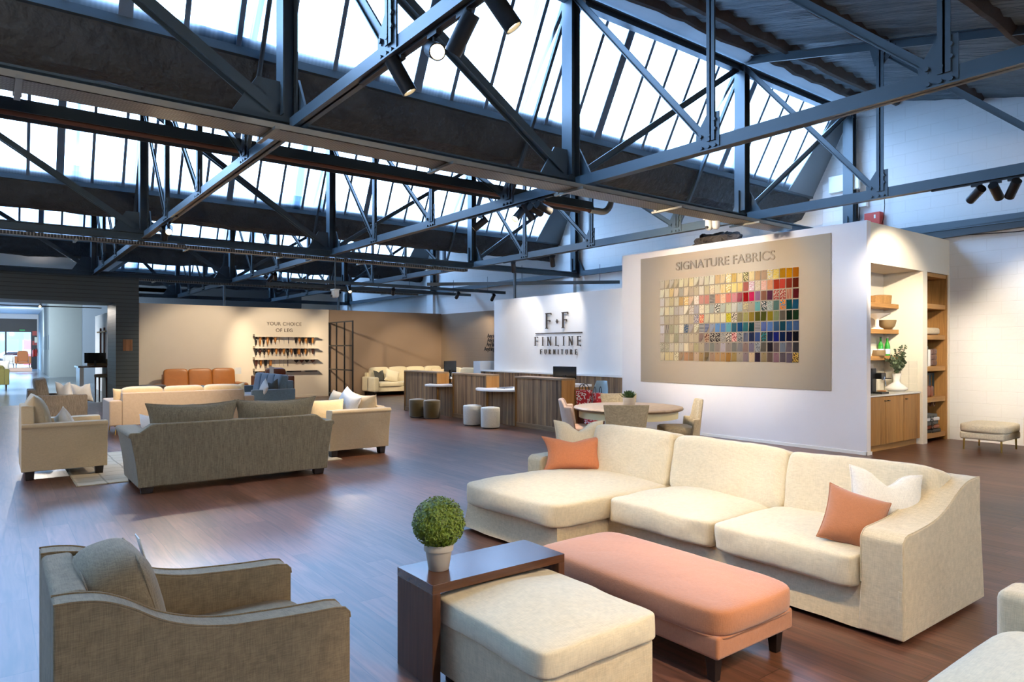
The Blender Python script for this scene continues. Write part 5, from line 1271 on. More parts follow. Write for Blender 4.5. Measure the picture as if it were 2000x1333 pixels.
ROWC = ["d8ccb8 d8c8a8 d4ccc0 d4c4a4 ece4c4 e4d8b4 ecdcac ece4cc e8dcc8 e4dcbc ece4cc e0bc88 e8d0a0 e8cc88 e4c47c e8d4a0 ecd8a0 ecd498 c8a070 c4a07c e0c050 ecc850 c89018 dc9808 c47410",
"f0e8d0 e4dcc4 e8cf98 e8d8c4 b8b0a4 e8d8bc c8b49c d0c0a0 e8e0cc d4c498 d4c0a0 c0b8a0 d8b060 d4b868 e8c46c ecd084 b86858 c88898 d0b890 e4a890 f0a878 c04024 d8503c 9c3420 702410",
"dcd4d0 dcd0b4 d4c49c dcd4bc d4ac74 dcb878 ecccac e0d0bc d89c8c d48c7c b0a898 e09c78 e8ac84 e08474 d89090 b05860 a01010 d8285c 946c88 906048 643044 b04c40 a83c30 a82018 6c1c20",
"e4e0d0 e8dcb8 dcd8bc c4bcb4 d4ccc4 f0e4cc d8d0c0 bcb4b4 d4c4a8 c4c0a0 b4b4a8 d8d4c0 bcc0b0 c8c8a0 d0ccbc acb4ac a09078 b0a084 6ca8a0 c8b8a8 8c9888 5c7c70 308ca4 0c4c50 1c5878",
"d4ccc8 c8bca0 c4b8a4 c4b498 d0c4a8 d8ccb0 ccb898 d0c4b8 ecc890 dcd0a8 e4d8ac dccca0 e4dcb4 b4a418 d4c4a8 94885c a09858 947828 5c5818 505014 94801c 848c60 686050 0c2414 1c3818",
"dcd8dc ccc4b4 b4ac90 c8c4a8 d8ccb8 8c8c90 b8aca8 b0a888 b8b8b0 9498ac 9ca0ac 6c98c8 6488b8 68a4ac 34606c 1c4c78 346c6c 0f3838 9c9490 6070a4 5c7cac 3c607c 1c4c58 34608c 48648c",
"d0c4bc b4ac94 d8ccac b0a88c c4b8a8 c4b8a0 ccbc9c c4b494 9c8474 b89878 b0a490 a89c88 a8a090 585048 882028 a0a098 6c707c 28304c 3c507c 3c4438 1c2448 1c2474 14284c 181838 0c0c14",
"ccc4ac c4b89c d8ccbc dcd0b0 d8d0c0 dccca8 d0b898 b8ac84 b8a88c 948c84 848478 94887c b4a8a8 94887c 7c7870 84807c 8c7468 807480 6c6c6c 686050 2c2428 70605c 788088 706468 403c3c",
"ecdcb8 e4d09c e4cc9c b4a484 b49474 c49470 b08c64 c8ac90 b09060 9c8458 a8886c b89060 b8905c a87838 a48850 ac9c84 94807c d8b88c 3c2c38 a48c60 786050 987074 685c5c 685c68 4c3428"]
PATS = {(0,13):('f4ecd8','blotch'),(0,14):('b89040','vstripe'),(0,16):('7c7448','spots'),(0,20):('e8e8e0','zigzag'),(0,21):('f0dc90','zigzag'),
 (1,10):('f0e0c0','blotch'),(1,11):('ecdcac','vstripe'),(1,12):('f0e0b8','vstripe'),(1,13):('f4e8c0','blotch'),(1,14):('f4e0a0','vstripe'),(1,17):('ece4dc','zigzag'),(1,18):('e4d4b4','zigzag'),(1,19):('f0c8b0','zigzag'),
 (2,5):('f4e4b8','blotch'),(2,7):('f0e8dc','spots'),(2,10):('5c5450','hstripe'),(2,12):('f0c4a4','spots'),(2,21):('c8a890','blotch'),(2,22):('d8b49c','blotch'),(2,23):('d0b490','vstripe'),
 (3,5):('fcf4e4','vstripe'),(3,6):('c0a894','blotch'),(3,8):('f0e4c8','spots'),(3,9):('dcd8b8','zigzag'),(3,11):('4c4c44','blotch'),(3,16):('c8b880','blotch'),(3,19):('3c4c48','spots'),(3,20):('b0b0a0','spots'),(3,22):('f08c30','spots'),
 (4,4):('e4dcc0','zigzag'),(4,7):('8c8490','spots'),(4,8):('e4705c','spots'),(4,13):('d0c040','spots'),(4,14):('6c6058','blotch'),
 (5,1):('4c4440','vstripe'),(5,4):('f4ecd8','zigzag'),(5,5):('3c5c7c','blotch'),(5,7):('f0ecd0','zigzag'),(5,8):('58585c','hstripe'),(5,9):('58607c','hstripe'),(5,18):('6c6864','hstripe'),
 (6,8):('7c6460','hstripe'),(6,9):('6c3c34','blotch'),(6,10):('3c3430','spots'),(6,11):('342c28','spots'),(6,12):('88847c','zigzag'),(6,13):('d8ccb4','blotch'),(6,14):('e8b0a0','spots'),(6,15):('3c3c40','zigzag'),(6,19):('2c7c7c','blotch'),
 (7,0):('948c78','zigzag'),(7,1):('a49c84','zigzag'),(7,5):('f0e4cc','vstripe'),(7,18):('9c9c98','spots'),(8,3):('e8dcb8','spots'),(8,9):('4c3c28','hstripe'),(8,24):('d8b050','spots')}
pmats = {}
def pat_mat(sec, kind):
    if (sec, kind) not in pmats: pmats[(sec, kind)] = pat('swatch_'+kind, sec, kind)
    return pmats[(sec, kind)]
plain_sw = pat('swatch_plain', None, 'plain')
import colorsys
def cname(h):
    r, g, b_ = [int(h[i:i+2], 16)/255 for i in (0, 2, 4)]; H, L_, S = colorsys.rgb_to_hls(r, g, b_); H *= 360; C_ = max(r,g,b_)-min(r,g,b_)
    if C_ < .07: return 'white' if L_ > .82 else 'pale grey' if L_ > .62 else 'mid grey' if L_ > .4 else 'charcoal' if L_ > .15 else 'black'
    if H < 14 or H > 345: n_ = 'red' if C_ > .35 and L_ < .55 else 'pink' if L_ > .5 else 'maroon'
    elif H < 42: n_ = 'orange' if C_ > .55 else 'peach' if L_ > .7 and C_ > .25 else 'cream' if L_ > .7 else 'tan' if L_ > .48 else 'brown'
    elif H < 66: n_ = 'mustard' if C_ > .45 else 'cream' if L_ > .7 else 'khaki' if L_ > .35 else 'olive'
    elif H < 165: n_ = 'green' if L_ < .45 else 'sage'
    elif H < 200: n_ = 'teal' if L_ < .5 else 'pale teal'
    elif H < 260: n_ = 'navy' if L_ < .25 else 'blue' if L_ < .62 else 'pale blue'
    else: n_ = 'plum' if L_ < .35 else 'mauve' if H < 320 else 'pink'
    return n_
SWR = random.Random(3); SWM = []
def swatch_mesh(seed, curl, corner):
    b = bm_(); w, h = .104, .163; n1, n2 = 6, 8; g = {}
    for j in range(n2+1):
        for i in range(n1+1):
            u, v = i/n1, j/n2                      # u to the viewer's right (-y), v down
            off = -.003-curl*(v**2)*(.5+.5*(u if corner > 0 else 1-u))*.03
            if corner == 2: off -= .03*max(0, u+v-1.2)**1.3
            yy = -u*w+w/2; zz = -v*h
            if corner == 2 and u+v > 1.35: yy += .03*(u+v-1.35); zz += .02*(u+v-1.35)
            g[i,j] = b.verts.new((off, yy, zz))
    for j in range(n2):
        for i in range(n1): b.faces.new((g[i,j],g[i,j+1],g[i+1,j+1],g[i+1,j]))
    r0 = bmesh.ops.solidify(b, geom=b.faces[:], thickness=.0018)
    for f in b.faces: f.material_index = 0
    k = len(b.faces); b.faces.ensure_lookup_table(); tube(b, [(-.002,0,-.014),(-.010,0,-.014)], .005, 6)
    b.faces.ensure_lookup_table()
    for f in b.faces[k:]: f.material_index = 1
    return b
for s_, (c_, k_) in enumerate(((.1,0),(.6,1),(1.0,1),(.7,-1),(.8,2),(.2,1))):
    SWM.append(swatch_mesh(s_, c_, k_))
MESHC = {}
for r_ in range(9):
    cols = ROWC[r_].split(); z0 = 3.03-r_*(3.03-1.42-.163)/8
    for c_ in range(25):
        h = cols[c_]; p_ = PATS.get((r_, c_)); m_ = pat_mat(*p_) if p_ else plain_sw; var = SWR.choice((0,0,1,3,5,0,2 if c_ < 16 else 0, 4 if c_ < 12 else 5)); key = (var, m_.name)
        if key not in MESHC:
            me = bpy.data.meshes.new('fabric_swatch'); SWM[var].to_mesh(me); me.materials.append(m_); me.materials.append(M['leg_brown']); MESHC[key] = me
        o = bpy.data.objects.new('fabric_swatch', MESHC[key]); COL.objects.link(o)
        o.location = (10.762, 9.118-c_*(9.118-6.242)/24+SWR.uniform(-.003,.003), z0+SWR.uniform(-.003,.003)); o.rotation_euler = (SWR.uniform(-.02,.02), 0, 0)
        cc = srgb(h); o.color = tuple(min(.9, q*1.05) for q in cc[:3])+(1,)
        kd = {'spots':'spotted','blotch':'printed','vstripe':'striped','hstripe':'banded','zigzag':'figured'}[p_[1]] if p_ else 'plain'
        tag(o, '%s %s fabric swatch, %s from left in the %s row of the taupe panel' % (kd, cname(h), ORD[c_], ['top','second','third','fourth','fifth','sixth','seventh','eighth','bottom'][r_]), 'fabric sample', 'fabric swatches pinned on the taupe panel')
for q in SWM: q.free()

# ---- niche: cabinet, shelves and what stands on them
t = thing('base_cabinet', 'oak base cabinet with small dark knobs inside the niche', 'cabinet', (10.91, 5.13, 0))
b = bm_(); box(b, .003,.02,.1,1.897,.6,.885); mesh_obj('carcass', b, M['oak'], t)
b = bm_(); box(b, .003,.06,0,1.897,.5,.1); mesh_obj('toe_kick', b, M['oak_x'], t)
for i, (x0, x1, kx) in enumerate(((.01,.62,.57),(.63,1.26,.68),(1.27,1.89,1.33))):
    b = bm_(); box(b, x0,0,.11,x1,.02,.88); d_ = mesh_obj('door', b, M['oak'], t, bevel=.001)
    b = bm_(); tube(b, [(kx,0,.81),(kx,-.03,.81)], .008, 8); box(b, kx-.022,-.036,.802,kx+.022,-.026,.818); mesh_obj('knob', b, M['black'], d_)
b = bm_(); box(b, 10.912, 5.115, .887, 12.808, 5.738, .912); solo('stone_worktop', b, M['ceramic'], 'thin cream worktop on the oak niche cabinet', 'worktop', bevel=.002)
t = thing('tiled_backsplash', 'cream square tiled backsplash behind the niche worktop', 'backsplash', (10.91, 5.735, .912))
b = bm_()
for i in range(14):
    for j in range(4): box(b, .005+i*.135,-.012,.003+j*.132,.135+i*.135-.004,-.001,.132+j*.132-.003)
mesh_obj('back_tiles', b, M['tileback'], t, smooth=False)
b = bm_()
for i in range(4):
    for j in range(4): box(b, 1.886,-.155-i*.135,.003+j*.132,1.899,-.025-i*.135,.132+j*.132-.003)
mesh_obj('side_tiles', b, M['tileback'], t, smooth=False)
SH = [2.44, 1.99, 1.53]
for i, z in enumerate(SH):
    b = bm_(); box(b, 10.912, 5.48, z-.075, 12.808, 5.737, z); solo('floating_shelf', b, M['oak_x'], 'thick oak floating shelf in the niche, %s one' % ['topmost','middle','lowest'][i], 'shelf', bevel=.003, group='floating shelves')
def lathe_thing(name, prof, mat, label, cat, loc, n=32, part=None, **k):
    b = bm_(); lathe(b, prof, n=n); return solo(name, b, mat, label, cat, loc=loc, ang=50, **k)
RAY = lambda px: (lambda u: (math.sin(math.radians(37.3))+u*math.cos(math.radians(37.3)), math.cos(math.radians(37.3))-u*math.sin(math.radians(37.3))))((px-1000)/1333)
def XatY(px, Y): a = RAY(px); return a[0]/a[1]*Y
b = bm_(); lathe(b, [(.12,0),(.15,.005),(.165,.15),(.155,.15),(.14,.012),(0,.012),(0,0),(.12,0)], n=28, sx=1.3, sy=.75); solo('wicker_basket', b, M['wicker'], 'round wicker basket on the topmost niche shelf', 'basket', loc=(XatY(1724,5.6), 5.6, SH[0]))
b = bm_(); lathe(b, [(.12,0),(.14,.005),(.15,.13),(.14,.13),(.13,.012),(0,.012)], n=28, sy=.75); solo('wicker_basket', b, M['wicker'], 'second wicker basket further left on the topmost niche shelf', 'basket', loc=(XatY(1711,5.6), 5.6, SH[0]))
lathe_thing('pedestal_dish', [(0,0),(.10,0),(.10,.01),(.03,.05),(.03,.16),(.06,.19),(.2,.26),(.21,.27),(.19,.27),(0,.21)], M['ceramic'], 'cream pedestal dish on the middle niche shelf', 'dish', (XatY(1713,5.6), 5.6, SH[1]))
lathe_thing('stone_bowl', [(0,0),(.06,0),(.12,.06),(.14,.13),(.145,.17),(.135,.17),(.11,.07),(0,.02)], M['basket'], 'brown stone bowl on the middle niche shelf', 'bowl', (XatY(1730.5,5.6), 5.58, SH[1]))
lathe_thing('cream_cup', [(0,0),(.07,0),(.085,.02),(.09,.12),(.08,.12),(.075,.02),(0,.015)], M['ceramic'], 'cream cup at the left of the lowest niche shelf', 'cup', (XatY(1704,5.6), 5.6, SH[2]))
lathe_thing('ribbed_bowl', [(0,0),(.12,0),(.135,.02),(.13,.10),(.12,.10),(.12,.02),(0,.015)], M['basket'], 'ribbed wooden bowl in front of the left green bottle', 'bowl', (XatY(1716,5.53)-.02, 5.55, SH[2]))
green = plain('green_bottle_glass', '2c9a2c', .12, spec=.8)
for px, y, lab in ((1720, 5.66, 'green glass bottle standing behind the ribbed wooden bowl'), (1733, 5.60, 'green glass bottle with white cap on the lowest niche shelf')):
    t = thing('water_bottle', lab, 'bottle', (XatY(px,y), y, SH[2]), group='green bottles')
    b = bm_(); lathe(b, [(0,0),(.042,0),(.046,.01),(.046,.16),(.036,.21),(.018,.25),(.016,.32),(0,.32)], n=24); mesh_obj('glass', b, green, t, ang=60)
    b = bm_(); lathe(b, [(.0465,.03),(.0475,.03),(.0475,.12),(.0465,.12)], n=24); mesh_obj('label_band', b, plain('bottle_label','c8dce8',.6), t)
    b = bm_(); lathe(b, [(.0,.31),(.018,.31),(.018,.335),(0,.335)], n=16); mesh_obj('cap', b, M['ceramic'] if px > 1725 else M['leaf_dark'], t)
# coffee machine
t = thing('coffee_machine', 'black espresso machine at the left end of the niche worktop', 'coffee machine', (XatY(1710,5.35), 5.35, .912))
b = bm_(); box(b, -.16,-.02,0,.0,.26,.42); mesh_obj('tank', b, M['black'], t, bevel=.015)
b = bm_(); box(b, -.13,-.16,.0,.12,.1,.03); mesh_obj('drip_tray', b, M['black'], t, bevel=.004)
b = bm_(); box(b, -.05,-.12,.24,.12,.2,.34); mesh_obj('brew_head', b, M['black'], t, bevel=.012)
b = bm_(); tube(b, [(.06,-.1,.23),(.06,-.1,.28)], .03, 14); tube(b, [(.06,-.12,.25),(.15,-.18,.25)], .012, 8); mesh_obj('portafilter', b, M['chrome'], t)
b = bm_(); tube(b, [(.1,.0,.26),(.2,-.06,.22),(.2,-.08,.12)], .007, 8); mesh_obj('steam_wand', b, M['chrome'], t)
b = bm_(); lathe(b, [(0,0),(.09,0),(.11,.02),(.10,.02),(0,.008)], n=28, sy=.6); solo('wooden_dish', b, M['leg_oak'], 'small reddish wooden dish behind the espresso machine', 'dish', loc=(XatY(1722,5.5), 5.5, .912))
# vase with eucalyptus
vx = XatY(1751, 5.42)
t = thing('stem_vase', 'white wide-based vase with long neck holding eucalyptus', 'vase', (vx, 5.42, .912))
b = bm_(); lathe(b, [(0,0),(.13,0),(.17,.03),(.175,.06),(.13,.10),(.06,.15),(.05,.19),(.075,.30),(.08,.31),(.07,.31),(.045,.2),(0,.18)], n=40); mesh_obj('body', b, M['ceramic'], t, ang=60)
t = thing('eucalyptus_branches', 'leafy eucalyptus branches spreading out of the white vase', 'foliage', (vx, 5.42, 1.2))
rnd = random.Random(5); stems = [(.42,.20,.30),(.30,.0,.46),(.10,-.05,.50),(-.12,-.05,.42),(-.34,.05,.28),(.55,-.15,.34),(-.05,-.22,.34),(.25,-.1,.52),(-.42,-.1,.34),(.62,-.1,.44)]
for i, (dx, dy, dz) in enumerate(stems):
    pts = [Vector((0,0,-.1))]+[Vector((dx*f**1.2, dy*f*.7-.0, dz*f+.05*math.sin(f*3))) for f in (.15,.35,.55,.75,1)]
    b = bm_(); tube(b, pts, .004, 5); st = mesh_obj('stem', b, M['leaf_dark'], t)
    b = bm_()
    for k in range(34):
        f = .2+.8*k/34; j = f*5; a = pts[min(int(j),4)].lerp(pts[min(int(j)+1,5)], j-int(j)); d = Vector((rnd.uniform(-1,1),rnd.uniform(-1,1),rnd.uniform(-.6,1))).normalized(); nn = d.orthogonal().normalized(); s = rnd.uniform(.026,.042)*(1.25-f*.6); w_ = d.cross(nn)
        q = [b.verts.new(a+d*s*(.15+1.7*x)+w_*s*.62*y) for x, y in ((0,0),(.25,.8),(.6,1),(.9,.55),(1,0),(.9,-.55),(.6,-1),(.25,-.8))]; b.faces.new(q)
    mesh_obj.keep = True; mesh_obj('leaf', b, M['euca'], st, smooth=False); mesh_obj.keep = False
# bookcase niche
t = thing('oak_bookcase', 'tall built-in oak bookcase beside the coffee niche', 'bookcase', (12.99, 5.10, 0))
b = bm_(); box(b, .002,.60,0,.898,.635,2.995); mesh_obj('back_panel', b, M['oak'], t)
for x in (.002,.862):
    b = bm_(); box(b, x,0,0,x+.036,.6,2.995); mesh_obj('side_panel', b, M['oak'], t)
b = bm_(); box(b, .04,.01,2.93,.86,.6,2.995); mesh_obj('top_panel', b, M['oak_x'], t)
BS = [2.45,1.90,1.34,.79,.15]
for z in BS:
    b = bm_(); box(b, .038,.02,z-.085,.862,.6,z); mesh_obj('shelf', b, M['oak_x'], t, bevel=.002)
def bx_thing(name, s, mat, label, cat, loc, rz=0, bevel=.01): 
    b = bm_(); box(b, -s[0]/2,-s[1]/2,0,s[0]/2,s[1]/2,s[2]); return solo(name, b, mat, label, cat, loc=loc, rz=rz, bevel=bevel)
b = bm_(); superq(b, (0,0,.07), (.72,.36,.13), k=5, n=10, wob=.008); solo('folded_throw', b, M['linen'], 'folded pale throw on the second bookcase shelf', 'throw', loc=(13.40,5.32,BS[1]), ang=80)
quilt = fabric('quilted_brown', '6e5348', .2)
t = thing('sample_book', 'upright quilted brown fabric book on the middle bookcase shelf', 'fabric book', (13.50,5.3,BS[2]), -.2)
b = bm_()
for i in range(4):
    for j in range(3): superq(b, (-.2+i*.13,0,.06+j*.10), (.13,.09,.105), k=4, n=4)
mesh_obj('cover', b, quilt, t)
bx_thing('sample_book', (.07,.3,.36), M['dark_cush'], 'dark grey hanging fabric book at left of the quilted one', 'fabric book', (13.16,5.3,BS[2]), .1)
bx_thing('sample_book', (.06,.3,.30), M['white_f'], 'pale striped fabric book between the dark grey and quilted ones', 'fabric book', (13.25,5.28,BS[2]), -.25)
t = thing('binder', 'dark teal display book with gold lines on the fourth bookcase shelf', 'fabric book', (13.56,5.34,BS[3]), -.12)
b = bm_(); box(b, -.26,-.02,0,.26,.02,.42); mesh_obj('cover', b, plain('dark_teal_board','10303c',.5), t, bevel=.004)
for k in range(4):
    b = bm_(); box(b, -.18+k*.11,-.023,.04,-.165+k*.11,-.019,.38); mesh_obj('gold_line', b, M['brass'], t)
b = bm_(); box(b, -.19,-.026,.05,-.13,-.02,.14); mesh_obj('ticket', b, M['paper'], t)
for k, (x, lab) in enumerate(((13.10,'brown leather sample book leaning at left of the fourth bookcase shelf'),(13.27,'second brown leather sample book in front of the teal display book'),(13.42,'third brown leather sample book, nearest the teal display book'))):
    t = thing('leather_book', lab, 'fabric book', (x,5.22,BS[3]))
    b = bm_(); superq(b, (0,0,.10), (.15,.1,.2), k=6, n=8, wob=.006); mesh_obj('body', b, M['brownl'], t)
    b = bm_(); tube(b, [(.05*math.cos(a), -.075, -.06+.10*math.sin(a)) for a in [PI+q*PI/10 for q in range(-1,12)]], .007, 6); mesh_obj('handle', b, M['leg_brown'], t)
for k, (z, w_, m_, lab) in enumerate(((0,.62,'black','black fabric book at the bottom of the bookcase pile'),(.07,.56,'brownl','brown fabric book second from the bottom of the bookcase pile'),(.14,.60,'dark_cush','dark grey fabric book third in the bookcase pile'),(.21,.5,'white_f','white edged fabric book near the top of the bookcase pile'),(.27,.42,'dark_cush','slim dark book topping the bookcase pile'))):
    t = thing('sample_book', lab, 'fabric book', (13.38+.02*(k % 2),5.3,BS[4]+z), .08*((k % 3)-1), 'pile of fabric books')
    b = bm_(); box(b, -w_/2,-.15,.001,w_/2,.15,.062); mesh_obj('pages', b, M[m_], t, bevel=.012)
    b = bm_(); tube(b, [(-.05+.05*math.cos(a), -.16, .03-.06*abs(math.sin(a))) for a in [q*PI/8 for q in range(9)]], .006, 6); mesh_obj('handle', b, M['black'], t)

# ---- things on the side wall above the block
t = thing('alarm_panel', 'signal red metal box high on the white wall above the niche', 'control box', (XW, 6.42, 3.92))
b = bm_(); box(b, -.16,-.17,0,-.0,.13,.42); mesh_obj('case', b, M['orangered'], t, bevel=.006)
b = bm_(); box(b, -.164,-.09,.30,-.16,-.06,.37); mesh_obj('label_plate', b, M['paper'], t)
bx_thing('junction_box', (.10,.16,.14), M['ceramic'], 'small white junction box above the red box', 'junction box', (XW-.05, 6.62, 4.50))
bx_thing('junction_box', (.08,.62,.34), M['ceramic'], 'larger white electrical cabinet beside the end post of the girder', 'electrical cabinet', (XW-.16, 6.95, 4.86))
b = bm_(); box(b, 0,-.05,0,.02,.05,1.05); solo('perforated_strip', b, M['zinc'], 'vertical perforated metal strip with cables left of the red box', 'cable strip', loc=(XW-.05, 6.78, 3.66))
for k in range(3):
    b = bm_(); rnd = random.Random(k); tube(b, [(0,0,0),(-.03,.03+.02*k,.3),(.0,.0,.55),(-.03,-.03,.8),(0,.0,1.2)], .008, 6); solo('cable', b, M['black'], ['black cable looping down beside the perforated strip','second black cable of the bundle by the perforated strip','thin black cable running up from the red box'][k], 'cable', loc=(XW-.06, (6.86,6.70,6.22)[k], 3.66))
b = bm_(); tube(b, [(0,1.1,-.05),(0,.6,.09),(0,.1,.02),(0,-.6,-.02),(0,-1.6,.02),(0,-3.2,.16)], .009, 6); solo('cable', b, M['black'], 'thin cable sagging along the white wall under its cable tray', 'cable', loc=(XW-.12, 4.6, 3.66))
t = thing('insulation_scraps', 'crumpled dark packing material lying on top of the fabric wall block', 'debris', (11.3, 8.2, 3.65))
b = bm_(); bmesh.ops.create_icosphere(b, subdivisions=5, radius=1)
for v in b.verts: v.co = Vector((v.co.x*.3, v.co.y*.5, v.co.z*.14+.10))+noise.noise_vector(v.co*3.5)*.11
for v in b.verts: v.co.z = max(v.co.z, .0)
mesh_obj('crumpled_sheet', b, M['foam_rib'], t, smooth=False)
def camera_dome(loc, label):
    t = thing('security_camera', label, 'security camera', loc)
    for dy in (-.065,.065):
        b = bm_(); lathe(b, [(0,-.17),(.03,-.165),(.055,-.14),(.062,-.10),(.062,0),(0,0)], c=(0,dy,0), n=20); mesh_obj('housing', b, M['ceramic'], t, ang=60)
    b = bm_(); tube(b, [(-.05,.065,-.12),(-.075,.065,-.125)], .025, 14); mesh_obj('lens', b, M['black'], t)
    b = bm_(); box(b, -.07,-.13,0,.07,.13,.03); mesh_obj('base', b, M['ceramic'], t, bevel=.006)
camera_dome((9.25, 6.80, 3.74), 'white double security camera under the nearest girder')
camera_dome((6.3, 15.0, 3.0), 'white double security camera hanging far off above the leg wall')
b = bm_(); tube(b, [(0,0,0),(0,0,.75)], .012, 6); solo('camera_pole', b, M['steel'], 'thin rod carrying the far security camera', 'rod', loc=(6.3,15.0,3.03))
t = thing('smoke_detector', 'white smoke detector at the top chord of the nearest girder', 'smoke detector', (6.27, 6.70, 6.30))
b = bm_(); lathe(b, [(0,-.08),(.03,-.075),(.035,-.05),(.055,-.04),(.06,0),(0,0)], n=24); mesh_obj('body', b, M['ceramic'], t)
b = bm_(); lathe(b, [(.036,-.058),(.037,-.062),(.037,-.05)], n=24); mesh_obj('red_ring', b, M['red'], t)
b = bm_(); tube(b, [(0,0,0),(0,0,.08)], .01, 6); mesh_obj('bracket', b, M['steel'], t)

# ================================================================== ROOM BEYOND THE PORTAL
b = bm_(); box(b, XL, 24.6, 4.5, 3.4, YEND, 4.7); box(b, XL, YEND, 4.5, 8, 69, 4.7); struct('ceiling', b, M['ceil_white'], smooth=False)
b = bm_(); box(b, 3.4, 24.6, 0, 3.55, 33, 3.0); struct('wall_partition', b, M['blue_white'], smooth=False)
b = bm_(); box(b, 3.4, 24.6, 4.5, 3.55, YEND, 7.0); struct('wall_upstand', b, M['blue_grey'], smooth=False)
b = bm_(); prism(b, [(2.68,48),(4.6,48),(4.6,68.5),(3.05,68.5)], 0, 4.5, 'z'); struct('wall_block', b, M['grey_block'], smooth=False)
b = bm_(); box(b, 4.6, YEND+.2, 0, 4.75, 68.5, 4.5); struct('wall_side', b, M['blue_grey'], smooth=False)
b = bm_(); box(b, XL, 68.5, 4.1, 4.6, 68.8, 4.5); box(b, 2.95, 68.45, 0, 3.1, 68.8, 4.1); struct('wall_front', b, M['blue_white'], smooth=False)
b = bm_(); box(b, XL, 68.5, 3.12, 2.6, 68.75, 4.1); box(b, 2.6, 68.5, 0, 2.95, 68.75, 4.1); struct('wall_shopfront', b, plain('dark_shopfront','1a2026',.5), smooth=False)
for i, (x0, x1) in enumerate(((.88,2.6),(-.84,.88),(-2.56,-.84),(-4.28,-2.56))):
    t = thing('door_%d' % (i+1), 'tall glazed sliding entrance door in a slim dark frame', 'door', (x0, 68.6, 0), group='entrance doors'); t['kind'] = 'structure'
    b = bm_(); w_ = x1-x0
    for q in ((0,0,.06,3.12),(w_-.06,0,w_,3.12),(.06,3.02,w_-.06,3.12),(.06,0,w_-.06,.08)): box(b, q[0],-.03,q[1],q[2],.03,q[3])
    mesh_obj('door_frame', b, M['black'], t, smooth=False)
    b = bm_(); box(b, .06,-.006,.08,w_-.06,.006,3.02); mesh_obj('pane', b, M['glass'], t, smooth=False)
b = bm_(); box(b, XL, 68.5, 0, -4.3, 68.7, 4.1); struct('wall_front_left', b, M['blue_white'], smooth=False)
# outdoors
b = bm_(); box(b, -60, 69.4, -.25, 60, 150, -.02); o = struct('ground', b, plain('yard_asphalt','9a9ea0',.8,var=.1), smooth=False)
b = bm_(); n_ = 60; rows = []
for i in range(n_+1):
    x = -30+60*i/n_; rows.append([b.verts.new((x, y, max(0, z+(1.2*noise.noise(Vector((x*.4,0,z))) if z > 0 else 0)))) for y, z in ((118,0),(119,5.5),(121,7.5),(124,6),(125,0))])
for A, B in zip(rows, rows[1:]):
    for k in range(4): b.faces.new((A[k],A[k+1],B[k+1],B[k]))
o = mesh_obj('tree_belt', b, plain('distant_trees','5c7468',.9,var=.35,vscale=.6)); tag(o, 'long hazy belt of trees beyond the yard outside', 'trees'); o['kind'] = 'stuff'
bx_thing('warehouse', (9,5,4.2), plain('warehouse_sheet','6c7c90',.6), 'blue grey warehouse seen through the entrance doors', 'building', (5.2,104,-.02), bevel=.05)
t = thing('red_container', 'red and white freight box standing in the yard outside', 'container', (3.7,88,-.02))
b = bm_(); box(b, -1.1,-2,0,1.1,2,2.6); mesh_obj('body', b, plain('red_white_sheet','c05048',.5), t, bevel=.03)
b = bm_(); box(b, -1.12,-2.02,1.2,1.12,2.02,1.6); mesh_obj('white_band', b, M['white'], t)
def car(x, y, label, col):
    t = thing('parked_car', label, 'car', (x,y,-.02), .15)
    b = bm_(); prism(b, [(-2.1,.35),(-2.05,.8),(-1.3,.95),(-.7,1.42),(.8,1.45),(1.5,.98),(2.1,.85),(2.15,.35)], -.85, .85, 'y'); mesh_obj('body', b, col, t, bevel=.08, seg=3)
    b = bm_(); prism(b, [(-1.15,.98),(-.65,1.36),(.72,1.38),(1.3,1.0)], -.86, .86, 'y'); mesh_obj('windows', b, M['screen'], t)
    for sx in (-1.35,1.35):
        for sy in (-.8,.8):
            b = bm_(); tube(b, [(sx,sy-.1,.33),(sx,sy+.1,.33)], .33, 18); mesh_obj('wheel', b, M['black'], t)
car(1.9, 92, 'silver car parked in the yard beyond the glass doors', plain('car_silver','a8b0b8',.3,metal=.4))
car(-.6, 96, 'white car parked further left in the yard', plain('car_white','e0e4e8',.3))
# plinth and chairs by the entrance
b = bm_(); box(b, .5, -.9, 0, 2.35, .9, .26); solo('display_plinth', b, plain('plinth_pink','c8a898',.6), 'low pinkish display plinth before the entrance doors', 'plinth', loc=(0,62.5,0), bevel=.01)
sofa('entrance_chair', 'salmon armchair on the display plinth by the entrance', 'armchair', (1.83, 62.7, .26), 0, 1.0, .9, M['blush'], back=1.05, arm=.85, nseat=1, bc_top=1.25, base=.3, leg='taper')
sofa('entrance_chair', 'white armchair on the display plinth by the entrance', 'armchair', (.98, 62.7, .26), 0, .7, .9, M['white_f'], back=.95, arm=.8, nseat=1, bc_top=.9, base=.3, leg='taper', arm_w=.1)
